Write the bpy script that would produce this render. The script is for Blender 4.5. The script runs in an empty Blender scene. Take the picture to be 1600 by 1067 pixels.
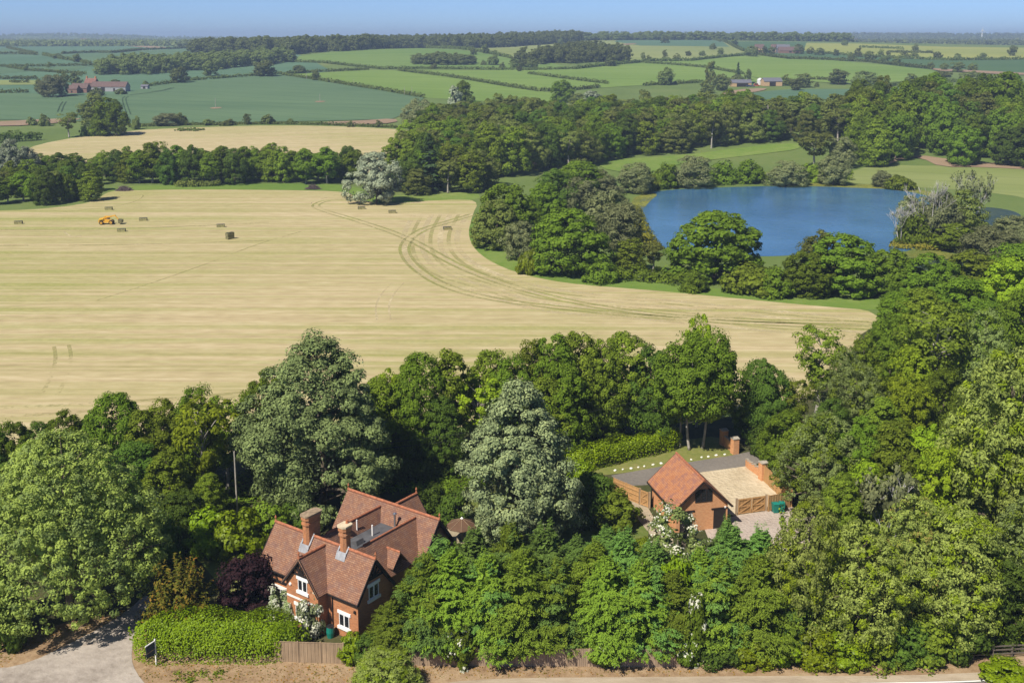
import bpy, bmesh, math, random
import numpy as np
from mathutils import Vector, Matrix
R = math.radians
scene = bpy.context.scene
COL = scene.collection

# ------------------------------------------------------------------ camera model (used to read the site plan off the photograph)
FOC, CAMH, PY0 = 1674.5, 48.5, 385.5      # focal length and principal row in photograph pixels (the lens is shifted down)
PITCH = math.atan((PY0 - 60) / FOC)
CP, SP = math.cos(PITCH), math.sin(PITCH)

_by = np.array([-500, 0, 620, 800, 1050, 1250, 1500, 1750, 2000, 2500, 2800, 4000, 6000, 8000, 14000.])
_bz = np.array([0, 0, 0, 3, 8.5, 15, 20, 24, 26.5, 30, 31.5, 34, 36, 38, 38.])
def sstep(t, a, b):
    t = np.clip((t - a) / (b - a), 0, 1)
    return t * t * (3 - 2 * t)
def Hgt(x, y):
    x = np.asarray(x, float); y = np.asarray(y, float) / .747
    z = 0
    for o in (-100, -50, 0, 50, 100):
        z = z + np.interp(np.minimum(y + o, 14000), _by, _bz) / 5
    g = lambda cx, cy, sx, sy: np.exp(-((x - cx) / sx) ** 2 / 2 - ((y - cy) / sy) ** 2 / 2)
    z = z + 8 * g(-130, 1800, 230, 200) + 14 * g(300, 2600, 430, 420)
    z = z + 11 * g(225, 730, 105, 130) * sstep(y, 530, 660)
    z = z + 17 * g(-2350, 7400, 300, 500) + 12 * g(-2200, 7600, 1100, 500) + 26 * g(1700, 7000, 900, 700) + 18 * g(3000, 6000, 900, 600) + 8 * g(500, 8500, 900, 700)
    return z * (y > 500)
def H1(x, y): return float(Hgt(x, y))

def ray(px, py):
    a = (px - 800) / FOC; b = -(py - PY0) / FOC
    return np.array([a, CP + b * SP, -SP + b * CP])
def P(px, py, z=None):
    """photo pixel -> point on the ground (or at height z)"""
    d = ray(px, py)
    if z is not None:
        t = (z - CAMH) / d[2]
        return Vector((d[0] * t, d[1] * t, z))
    t = np.concatenate([np.arange(60, 3000, 2.0), np.arange(3000, 12000, 10.0)])
    gap = CAMH + d[2] * t - Hgt(d[0] * t, d[1] * t)
    i = np.argmax(gap < 0)
    if not (gap < 0).any():
        i = int(np.argmin(gap)) + 1
        tt = t[min(i, len(t) - 1)]
    else:
        g0, g1 = gap[i - 1], gap[i]
        tt = t[i - 1] + (t[i] - t[i - 1]) * g0 / (g0 - g1)
    x, y = d[0] * tt, d[1] * tt
    return Vector((x, y, H1(x, y)))
def depth(p): return p[1] * CP - (p[2] - CAMH) * SP
def pxm(p): return FOC / depth(p)
def height_to(p, top):
    zz = depth(p); yc = p[1] * SP + (p[2] - CAMH) * CP
    k = (PY0 - top) / FOC
    return (k * zz - yc) / (CP + k * SP)
def project(p):
    zz = depth(p); yc = p[1] * SP + (p[2] - CAMH) * CP
    return 800 + FOC * p[0] / zz, PY0 - FOC * yc / zz

# ------------------------------------------------------------------ materials
MATS = {}
class NT:
    def __init__(s, name):
        m = bpy.data.materials.new(name); m.use_nodes = True
        s.m = m; s.t = m.node_tree; s.N = s.t.nodes; s.L = s.t.links
        s.bsdf = s.N['Principled BSDF']; s.out = s.N['Material Output']
    def n(s, typ, **kw):
        x = s.N.new(typ)
        for k, v in kw.items():
            if k.startswith('i_'):
                k2 = k[2:]
                k2 = int(k2) if k2.isdigit() else k2.replace('_', ' ')
                x.inputs[k2].default_value = v
            else: setattr(x, k, v)
        return x
    def l(s, a, b): s.L.new(a, b)
    def ramp(s, fac, stops, interp='LINEAR'):
        r = s.n('ShaderNodeValToRGB'); r.color_ramp.interpolation = interp
        e = r.color_ramp.elements
        while len(e) < len(stops): e.new(0.5)
        for i, (p, c) in enumerate(stops):
            e[i].position = p; e[i].color = (*c, 1) if len(c) == 3 else c
        s.l(fac, r.inputs[0]); return r.outputs[0]
    def noise(s, scale, detail=3, vec=None, rough=.55, dist=0):
        x = s.n('ShaderNodeTexNoise'); x.inputs['Scale'].default_value = scale; x.inputs['Detail'].default_value = detail
        x.inputs['Roughness'].default_value = rough; x.inputs['Distortion'].default_value = dist
        if vec is not None: s.l(vec, x.inputs['Vector'])
        return x.outputs[0]
    def pos(s):
        return s.n('ShaderNodeNewGeometry').outputs['Position']
    def obj(s): return s.n('ShaderNodeTexCoord').outputs['Object']
    def mapv(s, vec, scale=(1, 1, 1), rot=(0, 0, 0), loc=(0, 0, 0)):
        x = s.n('ShaderNodeMapping'); x.inputs['Scale'].default_value = scale; x.inputs['Rotation'].default_value = rot; x.inputs['Location'].default_value = loc
        s.l(vec, x.inputs[0]); return x.outputs[0]
    def mix(s, fac, a, b, blend='MIX'):
        x = s.n('ShaderNodeMix', data_type='RGBA', blend_type=blend)
        for v, i in ((fac, 0), (a, 6), (b, 7)):
            if isinstance(v, (int, float)): x.inputs[i].default_value = v
            elif isinstance(v, tuple): x.inputs[i].default_value = (*v, 1) if len(v) == 3 else v
            else: s.l(v, x.inputs[i])
        return x.outputs[2]
    def math(s, op, a, b=None):
        x = s.n('ShaderNodeMath', operation=op)
        for v, i in ((a, 0), (b, 1)):
            if v is None: continue
            if isinstance(v, (int, float)): x.inputs[i].default_value = v
            else: s.l(v, x.inputs[i])
        return x.outputs[0]
    def col(s, c):
        if isinstance(c, tuple): s.bsdf.inputs['Base Color'].default_value = (*c, 1)
        else: s.l(c, s.bsdf.inputs['Base Color'])
    def bump(s, h, strength=.4, dist=.05):
        b = s.n('ShaderNodeBump'); b.inputs['Strength'].default_value = strength; b.inputs['Distance'].default_value = dist
        s.l(h, b.inputs['Height']); s.l(b.outputs[0], s.bsdf.inputs['Normal'])
    def rough(s, r, spec=.3):
        s.bsdf.inputs['Roughness'].default_value = r; s.bsdf.inputs['Specular IOR Level'].default_value = spec
    def done(s):
        MATS[s.m.name] = s.m; return s.m

def plain(name, c, rough=.6, spec=.3, metal=0, var=.12, scale=3.0):
    t = NT(name); f = t.noise(scale, 4, t.obj())
    lo = tuple(x * (1 - var) for x in c); hi = tuple(min(1, x * (1 + var)) for x in c)
    t.col(t.ramp(f, [(.3, lo), (.7, hi)])); t.rough(rough, spec); t.bsdf.inputs['Metallic'].default_value = metal
    return t.done()

def leafmat(name, stops, back=None, trans=.37, objvar=.26, rough=.65, spec=.05):
    """leaf colours: each leaf, each tree and patches inside a crown vary in hue; back = colour of the underside"""
    t = NT(name)
    geo = t.n('ShaderNodeNewGeometry')
    oi = t.n('ShaderNodeObjectInfo')
    nz = t.noise(.45, 2, t.obj())
    f = t.math('ADD', t.math('MULTIPLY', geo.outputs['Random Per Island'], .5), t.math('MULTIPLY', nz, .6))
    f = t.math('ADD', f, t.math('MULTIPLY', t.math('SUBTRACT', oi.outputs['Random'], .5), objvar * 2))
    c = t.ramp(f, stops)
    hs = t.n('ShaderNodeHueSaturation')
    t.l(t.math('ADD', .487, t.math('MULTIPLY', t.math('SUBTRACT', oi.outputs['Random'], .5), .036)), hs.inputs['Hue'])
    hs.inputs['Saturation'].default_value = 1.08; hs.inputs['Value'].default_value = 1.30
    t.l(c, hs.inputs['Color']); c = hs.outputs[0]
    if back: c = t.mix(geo.outputs['Backfacing'], c, back)
    t.col(c); t.rough(rough, spec)
    if trans:
        tr = t.n('ShaderNodeBsdfTranslucent')
        t.l(t.mix(.5, c, (.24, .28, .03)), tr.inputs[0])
        mx = t.n('ShaderNodeMixShader'); mx.inputs[0].default_value = trans
        t.l(t.bsdf.outputs[0], mx.inputs[1]); t.l(tr.outputs[0], mx.inputs[2]); t.l(mx.outputs[0], t.out.inputs[0])
    return t.done()

def k3(c, k): return tuple(x * k for x in c)
def lm(name, c, spread=.45, **kw):
    leafmat(name, [(.25, k3(c, 1 - spread)), (.55, c), (.85, (c[0] * (1 + spread), c[1] * (1 + spread * .8), c[2] * (1 + spread * .6)))], **kw)
lm('leaf_oak', (0.092, 0.15, 0.024))
lm('leaf_dark', (0.066, 0.116, 0.024))
lm('leaf_mid', (0.122, 0.18, 0.03))
lm('leaf_bright', (0.165, 0.245, 0.032))
lm('leaf_laurel', (.135, .205, .020), spec=.2, rough=.45)
lm('leaf_ash', (0.215, 0.285, 0.08))
lm('leaf_ashgrey', (0.155, 0.21, 0.075))
lm('leaf_olive', (.115, .146, .042))
lm('leaf_willow', (0.15, 0.175, 0.085))
lm('leaf_white', (.132, .186, .074), back=(.185, .235, .125), trans=.15)
lm('leaf_pale', (.165, .210, .105), back=(.26, .30, .19), trans=.15)
lm('leaf_silver', (.19, .225, .155), back=(.29, .33, .255), trans=.15)
lm('leaf_ley', (.104, .166, .028), trans=.15)
lm('leaf_leyblue', (.084, .158, .040), trans=.15)
lm('leaf_fir', (0.036, 0.062, 0.026), trans=.1)
leafmat('leaf_yew', [(.2, (.06, .08, .015)), (.5, (.15, .125, .024)), (.7, (.27, .16, .04)), (.9, (.34, .19, .06))], trans=.15)
lm('leaf_copper', (.020, .010, .011), trans=.1)
leafmat('leaf_sorrel', [(.2, (.09, .14, .03)), (.6, (.16, .20, .045)), (.8, (.26, .20, .07)), (.95, (.30, .16, .06))], trans=.2)
lm('petal_white', (.46, .47, .37), spread=.2, trans=.2, objvar=.02)
lm('leaf_hedge', (.085, .118, .036))
lm('leaf_far', (0.108, 0.142, 0.05))
lm('leaf_reed', (.17, .17, .035))
plain('bark', (.13, .105, .075), .9, .1, var=.35, scale=2)
plain('bark_pale', (.33, .30, .26), .9, .1, var=.3, scale=2)
plain('bark_grey', (.42, .40, .375), .9, .1, var=.25, scale=2)

# ---- ground materials
def ground_mat(name, stops, big=.02, small=.6, w=.5, bump=.3, rough=.95, stretch=(1, 1, 1), rot=0, fine=4.0):
    t = NT(name); v = t.mapv(t.pos(), stretch, (0, 0, rot))
    a = t.noise(big, 3, v); b = t.noise(small, 4, v); c = t.noise(fine, 3, v)
    f = t.math('ADD', t.math('MULTIPLY', a, w), t.math('ADD', t.math('MULTIPLY', b, (1 - w) * .6), t.math('MULTIPLY', c, (1 - w) * .4)))
    t.col(t.ramp(f, stops)); t.rough(rough, .15)
    if bump: t.bump(b, bump, .3)
    return t.done()
ground_mat('g_pasture', [(.35, (.085, .125, .030)), (.5, (.11, .155, .038)), (.65, (.15, .175, .055))])
ground_mat('g_margin', [(.35, (.090, .160, .024)), (.5, (.125, .190, .032)), (.65, (.19, .23, .06))], small=.35)
ground_mat('g_lawn', [(.35, (.075, .115, .022)), (.5, (.11, .14, .03)), (.65, (.20, .19, .06))], big=.15, small=1.2)
ground_mat('g_drylawn', [(.35, (.11, .14, .03)), (.5, (.165, .175, .045)), (.65, (.24, .20, .08))], big=.2, small=1.5)
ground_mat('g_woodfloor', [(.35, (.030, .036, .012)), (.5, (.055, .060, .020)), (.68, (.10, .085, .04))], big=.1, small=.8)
ground_mat('g_verge', [(.34, (.165, .10, .055)), (.48, (.27, .18, .10)), (.6, (.35, .25, .15)), (.7, (.21, .19, .07))], big=.25, small=1.6, w=.35, fine=9)
ground_mat('g_sand', [(.35, (.27, .21, .145)), (.5, (.36, .29, .205)), (.65, (.43, .36, .27))], big=.12, small=1.4, stretch=(.35, 1, 1), fine=9)
ground_mat('g_soil', [(.35, (.19, .135, .085)), (.5, (.25, .175, .11)), (.65, (.30, .22, .14))], stretch=(.2, 1, 1))
ground_mat('g_track', [(.35, (.17, .17, .05)), (.5, (.22, .22, .07)), (.65, (.30, .26, .11))], big=.06, small=.5)
ground_mat('g_asphalt', [(.35, (.13, .118, .106)), (.5, (.17, .15, .128)), (.65, (.21, .186, .156))], big=.15, small=2.5, fine=14)
ground_mat('g_oldroad', [(.36, (.22, .185, .15)), (.48, (.32, .275, .23)), (.58, (.39, .34, .285)), (.66, (.28, .225, .18))], big=.18, small=1.6, fine=14)
ground_mat('g_gravel', [(.3, (.36, .285, .18)), (.5, (.49, .40, .265)), (.7, (.58, .49, .345))], big=.3, small=2.2, fine=10, bump=.8)
ground_mat('g_pinkgravel', [(.3, (.30, .24, .195)), (.5, (.40, .33, .275)), (.7, (.47, .40, .34))], big=.3, small=3, fine=12, bump=.6)
ground_mat('g_paving', [(.35, (.26, .21, .14)), (.5, (.34, .28, .19)), (.65, (.40, .33, .23))], big=.3, small=2)

def crop(name, c, c2, rot=0, period=.06, fine=.02):
    t = NT(name); v = t.mapv(t.pos(), (1, 1, 1), (0, 0, rot))
    a = t.noise(.006, 3, v); st = t.noise(period, 2, t.mapv(v, (.03, 1, 1))); b = t.noise(.25, 3, t.mapv(v, (.25, 1, 1)))
    f = t.math('ADD', t.math('MULTIPLY', a, .45), t.math('ADD', t.math('MULTIPLY', st, .4), t.math('MULTIPLY', b, .15)))
    sx = t.n('ShaderNodeSeparateXYZ'); t.l(t.mapv(t.pos(), (1, 1, 1), (0, 0, rot + .35)), sx.inputs[0])
    sn = t.math('SINE', t.math('MULTIPLY', t.math('ADD', sx.outputs[1], t.math('MULTIPLY', a, 14.0)), .30))
    ln = t.math('MULTIPLY', t.ramp(sn, [(.90, (0, 0, 0)), (.97, (1, 1, 1))]), .22)
    t.col(t.mix(ln, t.ramp(f, [(.38, c), (.62, c2)]), k3(c, .55))); t.rough(.9, .1)
    return t.done()
crop('c_wheat', (.074, .128, .062), (.105, .165, .08), R(12), .08)
crop('c_wheat2', (.070, .130, .072), (.10, .17, .095), R(-20), .05)
crop('c_barley', (.120, .190, .035), (.165, .235, .052), R(8), .06)
crop('c_barley2', (.110, .180, .040), (.15, .215, .055), R(-15), .05)
crop('c_ley', (.17, .205, .060), (.23, .255, .09), R(5), .04)
crop('c_beet', (.050, .100, .036), (.075, .13, .05), R(-5), .06)
crop('c_rape', (.20, .23, .05), (.27, .28, .07), R(0), .05)

def hay(name, rot, strength):
    t = NT(name); p = t.pos(); v = t.mapv(p, (1, 1, 1), (0, 0, rot))
    wob = t.noise(.012, 2, v)
    sx = t.n('ShaderNodeSeparateXYZ'); t.l(v, sx.inputs[0])
    yy = t.math('ADD', sx.outputs[1], t.math('MULTIPLY', wob, 4.0))
    cb = t.n('ShaderNodeCombineXYZ'); t.l(t.math('MULTIPLY', sx.outputs[0], .007), cb.inputs[0]); t.l(yy, cb.inputs[1])
    s1 = t.noise(.26, 4, cb.outputs[0], .75); s2 = t.noise(.42, 5, cb.outputs[0], .8)
    big = t.noise(.011, 3, v); sm = t.noise(.7, 4, t.mapv(v, (.3, 1, 1)))
    straw = t.ramp(t.math('ADD', t.math('MULTIPLY', s2, .55), t.math('MULTIPLY', sm, .45)), [(.33, (.30, .235, .125)), (.5, (.415, .335, .185)), (.67, (.53, .445, .275))])
    g = t.math('ADD', t.math('MULTIPLY', s1, .55), t.math('ADD', t.math('MULTIPLY', big, .30), t.math('MULTIPLY', s2, .15)))
    green = t.ramp(t.noise(.9, 3, v), [(.35, (.205, .225, .055)), (.65, (.285, .285, .085))])
    t.col(t.mix(t.math('MULTIPLY', t.ramp(g, [(.455, (0, 0, 0)), (.59, (1, 1, 1))]), strength), straw, green)); t.rough(.95, .1)
    t.bump(s2, .25, .2)
    return t.done()
hay('c_hay', R(.6), .85)
hay('c_hay2', R(-14), .7)

# tracks fade in and out of the stubble with breaks
def trackmat(name, c, c2, cover):
    t = NT(name); p = t.pos()
    t.col(t.ramp(t.noise(.8, 3, p), [(.35, c), (.65, c2)])); t.rough(.95, .1)
    tr = t.n('ShaderNodeBsdfTransparent'); mx = t.n('ShaderNodeMixShader')
    a = t.ramp(t.math('ADD', t.math('MULTIPLY', t.noise(.07, 2, p), .6), t.math('MULTIPLY', t.noise(1.2, 3, p), .4)), [(cover - .12, (0, 0, 0)), (cover + .12, (1, 1, 1))])
    t.l(a, mx.inputs[0]); t.l(tr.outputs[0], mx.inputs[1]); t.l(t.bsdf.outputs[0], mx.inputs[2]); t.l(mx.outputs[0], t.out.inputs[0])
    return t.done()
trackmat('t_green', (.24, .245, .07), (.31, .30, .105), .50)
trackmat('t_faint', (.30, .285, .10), (.36, .325, .14), .55)
trackmat('t_pale', (.46, .38, .215), (.52, .44, .26), .53)
trackmat('t_dark', (.03, .06, .03), (.05, .08, .04), .35)
trackmat('t_lily', (.15, .165, .025), (.22, .22, .05), .45)

def water():
    t = NT('water'); p = t.pos()
    t.col(t.ramp(t.noise(.02, 3, p), [(.4, (.040, .115, .215)), (.6, (.060, .155, .275))]))
    t.rough(.09, .5)
    t.bsdf.inputs['IOR'].default_value = 1.33
    n1 = t.noise(.9, 4, t.mapv(p, (.5, 1, 1))); n2 = t.noise(.06, 2, p)
    t.bump(t.math('MULTIPLY', n1, t.ramp(n2, [(.35, (.45, .45, .45)), (.65, (1, 1, 1))])), 1.0, .16)
    return t.done()
water()
ground_mat('pond_water', [(.35, (.022, .040, .030)), (.5, (.035, .055, .04)), (.7, (.10, .11, .03))], big=.1, small=.9, bump=0, rough=.25)

# ---- building materials (object space of the building, which lies along its walls)
def brickmat(name, cols, mortar, bw, bh, soot=None, bump=.35, msize=.012, zs=1.0, weather=.3, tv=.6):
    t = NT(name); o = t.obj()
    sx = t.n('ShaderNodeSeparateXYZ'); t.l(o, sx.inputs[0])
    cb = t.n('ShaderNodeCombineXYZ')
    t.l(t.math('ADD', sx.outputs[0], sx.outputs[1]), cb.inputs[0]); t.l(t.math('MULTIPLY', sx.outputs[2], zs), cb.inputs[1])
    b = t.n('ShaderNodeTexBrick'); t.l(cb.outputs[0], b.inputs['Vector'])
    b.inputs['Color1'].default_value = (0, 0, 0, 1); b.inputs['Color2'].default_value = (1, 1, 1, 1); b.inputs['Mortar'].default_value = (.5, .5, .5, 1)
    b.inputs['Scale'].default_value = 1; b.inputs['Mortar Size'].default_value = msize; b.inputs['Brick Width'].default_value = bw; b.inputs['Row Height'].default_value = bh; b.inputs['Bias'].default_value = 0
    c = t.ramp(t.math('ADD', t.math('MULTIPLY', b.outputs['Color'], tv), t.math('MULTIPLY', t.noise(1.6, 5, o, .7), 1 - tv)), [(.5 + (p_ - .5) * (tv + (1 - tv) * .45), c_) for p_, c_ in cols])
    pn = t.noise(1.5, 5, o, .65); pn2 = t.noise(2.6, 3, o)
    if soot: c = t.mix(t.math('MULTIPLY', t.ramp(pn, [(.46, (0, 0, 0)), (.60, (1, 1, 1))]), weather), c, soot)
    c = t.mix(t.math('MULTIPLY', t.ramp(pn2, [(.5, (0, 0, 0)), (.75, (1, 1, 1))]), weather), c, cols[-1][1])
    c = t.mix(b.outputs['Fac'], c, mortar)
    t.col(c); t.rough(.85, .2)
    t.bump(t.math('SUBTRACT', 1.0, b.outputs['Fac']), bump, .03)
    return t.done()
brickmat('brick', [(0, (.32, .10, .035)), (.5, (.45, .16, .054)), (1, (.54, .22, .09))], (.36, .22, .13), .23, .075, (.22, .09, .05))
brickmat('brick_new', [(0, (.48, .175, .065)), (.5, (.60, .255, .095)), (1, (.66, .34, .16))], (.54, .33, .19), .23, .075, (.30, .12, .06), weather=.15)
brickmat('tile_old', [(0, (.17, .080, .045)), (.45, (.265, .130, .070)), (.8, (.335, .185, .105)), (1, (.36, .245, .16))], (.15, .075, .055), .17, .13, (.15, .095, .085), bump=.5, msize=.02, weather=.6, tv=.3)
brickmat('tile_new', [(0, (.32, .125, .052)), (.5, (.385, .170, .072)), (1, (.44, .225, .115))], (.26, .10, .06), .17, .13, (.17, .095, .10), bump=.25, msize=.014, weather=.7, tv=.25)
brickmat('tile_farm', [(0, (.09, .06, .05)), (.5, (.12, .08, .07)), (1, (.15, .10, .085))], (.10, .05, .04), .6, .5, (.13, .09, .085))
brickmat('pantile_red', [(0, (.15, .075, .06)), (.5, (.19, .095, .075)), (1, (.23, .12, .095))], (.15, .05, .04), .6, .5)
plain('ridge_tile', (.34, .13, .068), .8, .2, var=.3, scale=4)
plain('timber_dark', (.022, .017, .015), .7, .25)
plain('white_paint', (.78, .76, .72), .6, .3, var=.05)
plain('glass_dark', (.015, .018, .022), .08, .6, var=.2)
plain('lead', (.27, .275, .29), .6, .4, var=.2)
plain('lead_dark', (.085, .085, .09), .7, .3, var=.25, scale=1.2)
plain('steel', (.45, .45, .46), .35, .5, .9)
plain('stone_cap', (.34, .30, .24), .9, .2, var=.25)
plain('cream_cap', (.55, .45, .30), .9, .2, var=.2)
plain('moss_cap', (.27, .20, .13), .95, .1, var=.4)
plain('terracotta', (.36, .13, .06), .8)
plain('black_plastic', (.015, .015, .016), .4, .4)
plain('teal_plastic', (.01, .17, .13), .4, .4)
plain('blue_plastic', (.02, .05, .16), .4, .4)
plain('yellow_paint', (.62, .40, .04), .5)
plain('navy_board', (.010, .026, .060), .45, .4)
plain('orange_paint', (.66, .35, .03), .4, .5)
plain('tyre', (.02, .02, .02), .9, .1)
plain('hydraulic', (.08, .08, .085), .5, .4)
plain('bale_hay', (.235, .215, .10), .95, .1, var=.4, scale=2)
plain('white_stone', (.72, .70, .62), .9, .2, var=.15)
plain('whitewash', (.28, .28, .29), .8)
plain('render_orange', (.46, .31, .17), .8)
plain('canvas_brown', (.11, .06, .035), .85)
plain('brushwood', (.12, .09, .085), .95, .1, var=.5, scale=3)
plain('farm_brick', (.20, .115, .085), .9)
plain('cream_silo', (.55, .54, .52), .5)
plain('slate', (.12, .12, .14), .7)
plain('car_green', (.03, .22, .08), .3, .5); plain('car_blue', (.03, .05, .13), .3, .5); plain('car_red', (.5, .10, .03), .3, .5)
def woodmat(name, c, var=.35):
    t = NT(name); o = t.obj()
    b = t.noise(7.5, 2, t.mapv(o, (1, 1, .04))); d = t.noise(.8, 3, o)
    f = t.math('ADD', t.math('MULTIPLY', b, .6), t.math('MULTIPLY', d, .4))
    t.col(t.ramp(f, [(.32, k3(c, 1 - var)), (.5, c), (.68, k3(c, 1 + var))])); t.rough(.85, .15); t.bump(b, .4, .02)
    return t.done()
woodmat('wood_new', (.42, .24, .10), .22)
woodmat('wood_gate', (.34, .20, .085), .25)
woodmat('wood_old', (.30, .215, .135), .3)
woodmat('wood_shaded', (.12, .10, .08), .3)  # rail fence wood, tree shade put into its darker colour
woodmat('wood_grey', (.31, .225, .15), .3)

# ------------------------------------------------------------------ mesh helpers
def tag(o, label=None, cat=None, group=None, kind=None):
    if label: o['label'] = label
    if cat: o['category'] = cat
    if group: o['group'] = group
    if kind: o['kind'] = kind
    return o
def link(name, me, parent=None):
    o = bpy.data.objects.new(name, me); COL.objects.link(o)
    if parent: o.parent = parent
    return o
def empty(name, loc, rz=0):
    o = bpy.data.objects.new(name, None); COL.objects.link(o)
    o.location = loc; o.rotation_euler = (0, 0, rz); o.empty_display_size = .3
    return o
class MB:
    def __init__(s): s.v = []; s.f = []
    def add(s, vs, fs):
        n = len(s.v); s.v += [tuple(v) for v in vs]; s.f += [tuple(i + n for i in f) for f in fs]; return s
    def box(s, x0, x1, y0, y1, z0, z1):
        v = [(x, y, z) for z in (z0, z1) for y in (y0, y1) for x in (x0, x1)]
        return s.add(v, [(0, 2, 3, 1), (4, 5, 7, 6), (0, 1, 5, 4), (2, 6, 7, 3), (0, 4, 6, 2), (1, 3, 7, 5)])
    def prism(s, poly, axis, a0, a1):
        """poly: 2-D outline; axis 'x': (y,z) outline swept along x, 'y': (x,z), 'z': (x,y)"""
        mk = {'x': lambda p, a: (a, p[0], p[1]), 'y': lambda p, a: (p[0], a, p[1]), 'z': lambda p, a: (p[0], p[1], a)}[axis]
        n = len(poly); v = [mk(p, a0) for p in poly] + [mk(p, a1) for p in poly]
        f = [tuple(range(n))[::-1], tuple(range(n, 2 * n))] + [(i, (i + 1) % n, n + (i + 1) % n, n + i) for i in range(n)]
        return s.add(v, f)
    def beam(s, p, q, w, h=None, up=(0, 0, 1)):
        p, q = Vector(p), Vector(q); d = (q - p).normalized(); h = h or w
        u = Vector(up); a = d.cross(u)
        if a.length < 1e-3: a = d.cross(Vector((1, 0, 0)))
        a.normalize(); b = a.cross(d).normalized(); a *= w / 2; b *= h / 2
        v = [e + sx * a + sz * b for e in (p, q) for sx, sz in ((-1, -1), (1, -1), (1, 1), (-1, 1))]
        return s.add(v, [(3, 2, 1, 0), (4, 5, 6, 7)] + [(i, (i + 1) % 4, 4 + (i + 1) % 4, 4 + i) for i in range(4)])
    def tube(s, pts, rad, n=6):
        pts = [Vector(p) for p in pts]; vs = []; fs = []
        ref = Vector((.31, .95, .07))
        for i, p in enumerate(pts):
            d = (pts[min(i + 1, len(pts) - 1)] - pts[max(i - 1, 0)]).normalized()
            a = d.cross(ref).normalized(); b = d.cross(a)
            r = rad[i] if hasattr(rad, '__len__') else rad
            vs += [p + r * (math.cos(6.2832 * k / n) * a + math.sin(6.2832 * k / n) * b) for k in range(n)]
        for i in range(len(pts) - 1):
            fs += [(i * n + k, i * n + (k + 1) % n, (i + 1) * n + (k + 1) % n, (i + 1) * n + k) for k in range(n)]
        fs += [tuple(range(n))[::-1], tuple((len(pts) - 1) * n + k for k in range(n))]
        return s.add(vs, fs)
    def cyl(s, c, axis, r, h, n=20, r2=None):
        c = Vector(c); ax = {'x': Vector((1, 0, 0)), 'y': Vector((0, 1, 0)), 'z': Vector((0, 0, 1))}[axis]
        return s.tube([c - ax * h / 2, c + ax * h / 2], [r, r if r2 is None else r2], n)
    def mesh(s, name, mat, smooth=False):
        me = bpy.data.meshes.new(name); me.from_pydata(s.v, [], s.f)
        bm = bmesh.new(); bm.from_mesh(me); bmesh.ops.recalc_face_normals(bm, faces=bm.faces); bm.to_mesh(me); bm.free()
        me.materials.append(MATS[mat])
        if smooth: me.polygons.foreach_set('use_smooth', [True] * len(me.polygons))
        return me
    def build(s, name, mat, parent=None, smooth=False): return link(name, s.mesh(name, mat, smooth), parent)

def np_mesh(name, V, F, mats, mi=None):
    me = bpy.data.meshes.new(name)
    V = np.asarray(V, np.float32); F = np.asarray(F, np.int32)
    me.vertices.add(len(V)); me.vertices.foreach_set('co', V.ravel())
    me.loops.add(F.size); me.loops.foreach_set('vertex_index', F.ravel())
    me.polygons.add(len(F)); me.polygons.foreach_set('loop_start', np.arange(0, F.size, F.shape[1], dtype=np.int32))
    me.polygons.foreach_set('loop_total', np.full(len(F), F.shape[1], np.int32))
    for m in mats: me.materials.append(MATS[m])
    if mi is not None: me.polygons.foreach_set('material_index', np.asarray(mi, np.int32))
    me.update(calc_edges=True); return me

# ------------------------------------------------------------------ sheets draped on the ground
XS = np.unique(np.concatenate([np.arange(-9000, -1200, 600), np.arange(-1200, 1201, 25), np.arange(1200, 9001, 600)]))
YS = np.unique(np.concatenate([np.arange(-200, 370, 30), np.arange(370, 2400, 19), np.arange(2400, 9001, 150)]))
def terrain():
    X, Y = np.meshgrid(XS, YS); Z = Hgt(X, Y)
    V = np.stack([X.ravel(), Y.ravel(), Z.ravel()], 1)
    ny, nx = X.shape; i = np.arange(ny - 1)[:, None] * nx + np.arange(nx - 1)[None, :]; i = i.ravel()
    F = np.stack([i, i + 1, i + nx + 1, i + nx], 1)
    me = np_mesh('ground', V, F, ['g_pasture']); me.polygons.foreach_set('use_smooth', [True] * len(me.polygons))
    return tag(link('ground', me), kind='structure')
def chaikin(pts, n=2, closed=True):
    for _ in range(n):
        out = []
        m = len(pts)
        for i in range(m if closed else m - 1):
            p, q = pts[i], pts[(i + 1) % m]
            out += [p * .75 + q * .25, p * .25 + q * .75]
        if not closed: out = [pts[0]] + out + [pts[-1]]
        pts = out
    return pts
def sheet(name, pix, mat, off, smooth=2, pts=None):
    w = pts if pts is not None else [P(*p) for p in pix]
    if smooth: w = chaikin(w, smooth)
    bm = bmesh.new(); vs = [bm.verts.new((p.x, p.y, 0)) for p in w]; bm.faces.new(vs)
    ys = [p.y for p in w]; xs = [p.x for p in w]
    if max(ys) > 370:
        for ax, G, lo, hi in ((0, XS, min(xs), max(xs)), (1, YS, min(ys), max(ys))):
            for g in G[(G > lo) & (G < hi)]:
                co = (g, 0, 0) if ax == 0 else (0, g, 0); no = (1, 0, 0) if ax == 0 else (0, 1, 0)
                bmesh.ops.bisect_plane(bm, geom=bm.verts[:] + bm.edges[:] + bm.faces[:], plane_co=co, plane_no=no, dist=1e-4)
    bmesh.ops.triangulate(bm, faces=bm.faces[:])
    for v in bm.verts: v.co.z = H1(v.co.x, v.co.y) + off
    for f in bm.faces:
        f.normal_update()
        if f.normal.z < 0: f.normal_flip()
        f.smooth = True
    me = bpy.data.meshes.new(name); bm.to_mesh(me); bm.free(); me.materials.append(MATS[mat])
    return tag(link(name, me), kind='structure')
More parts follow.
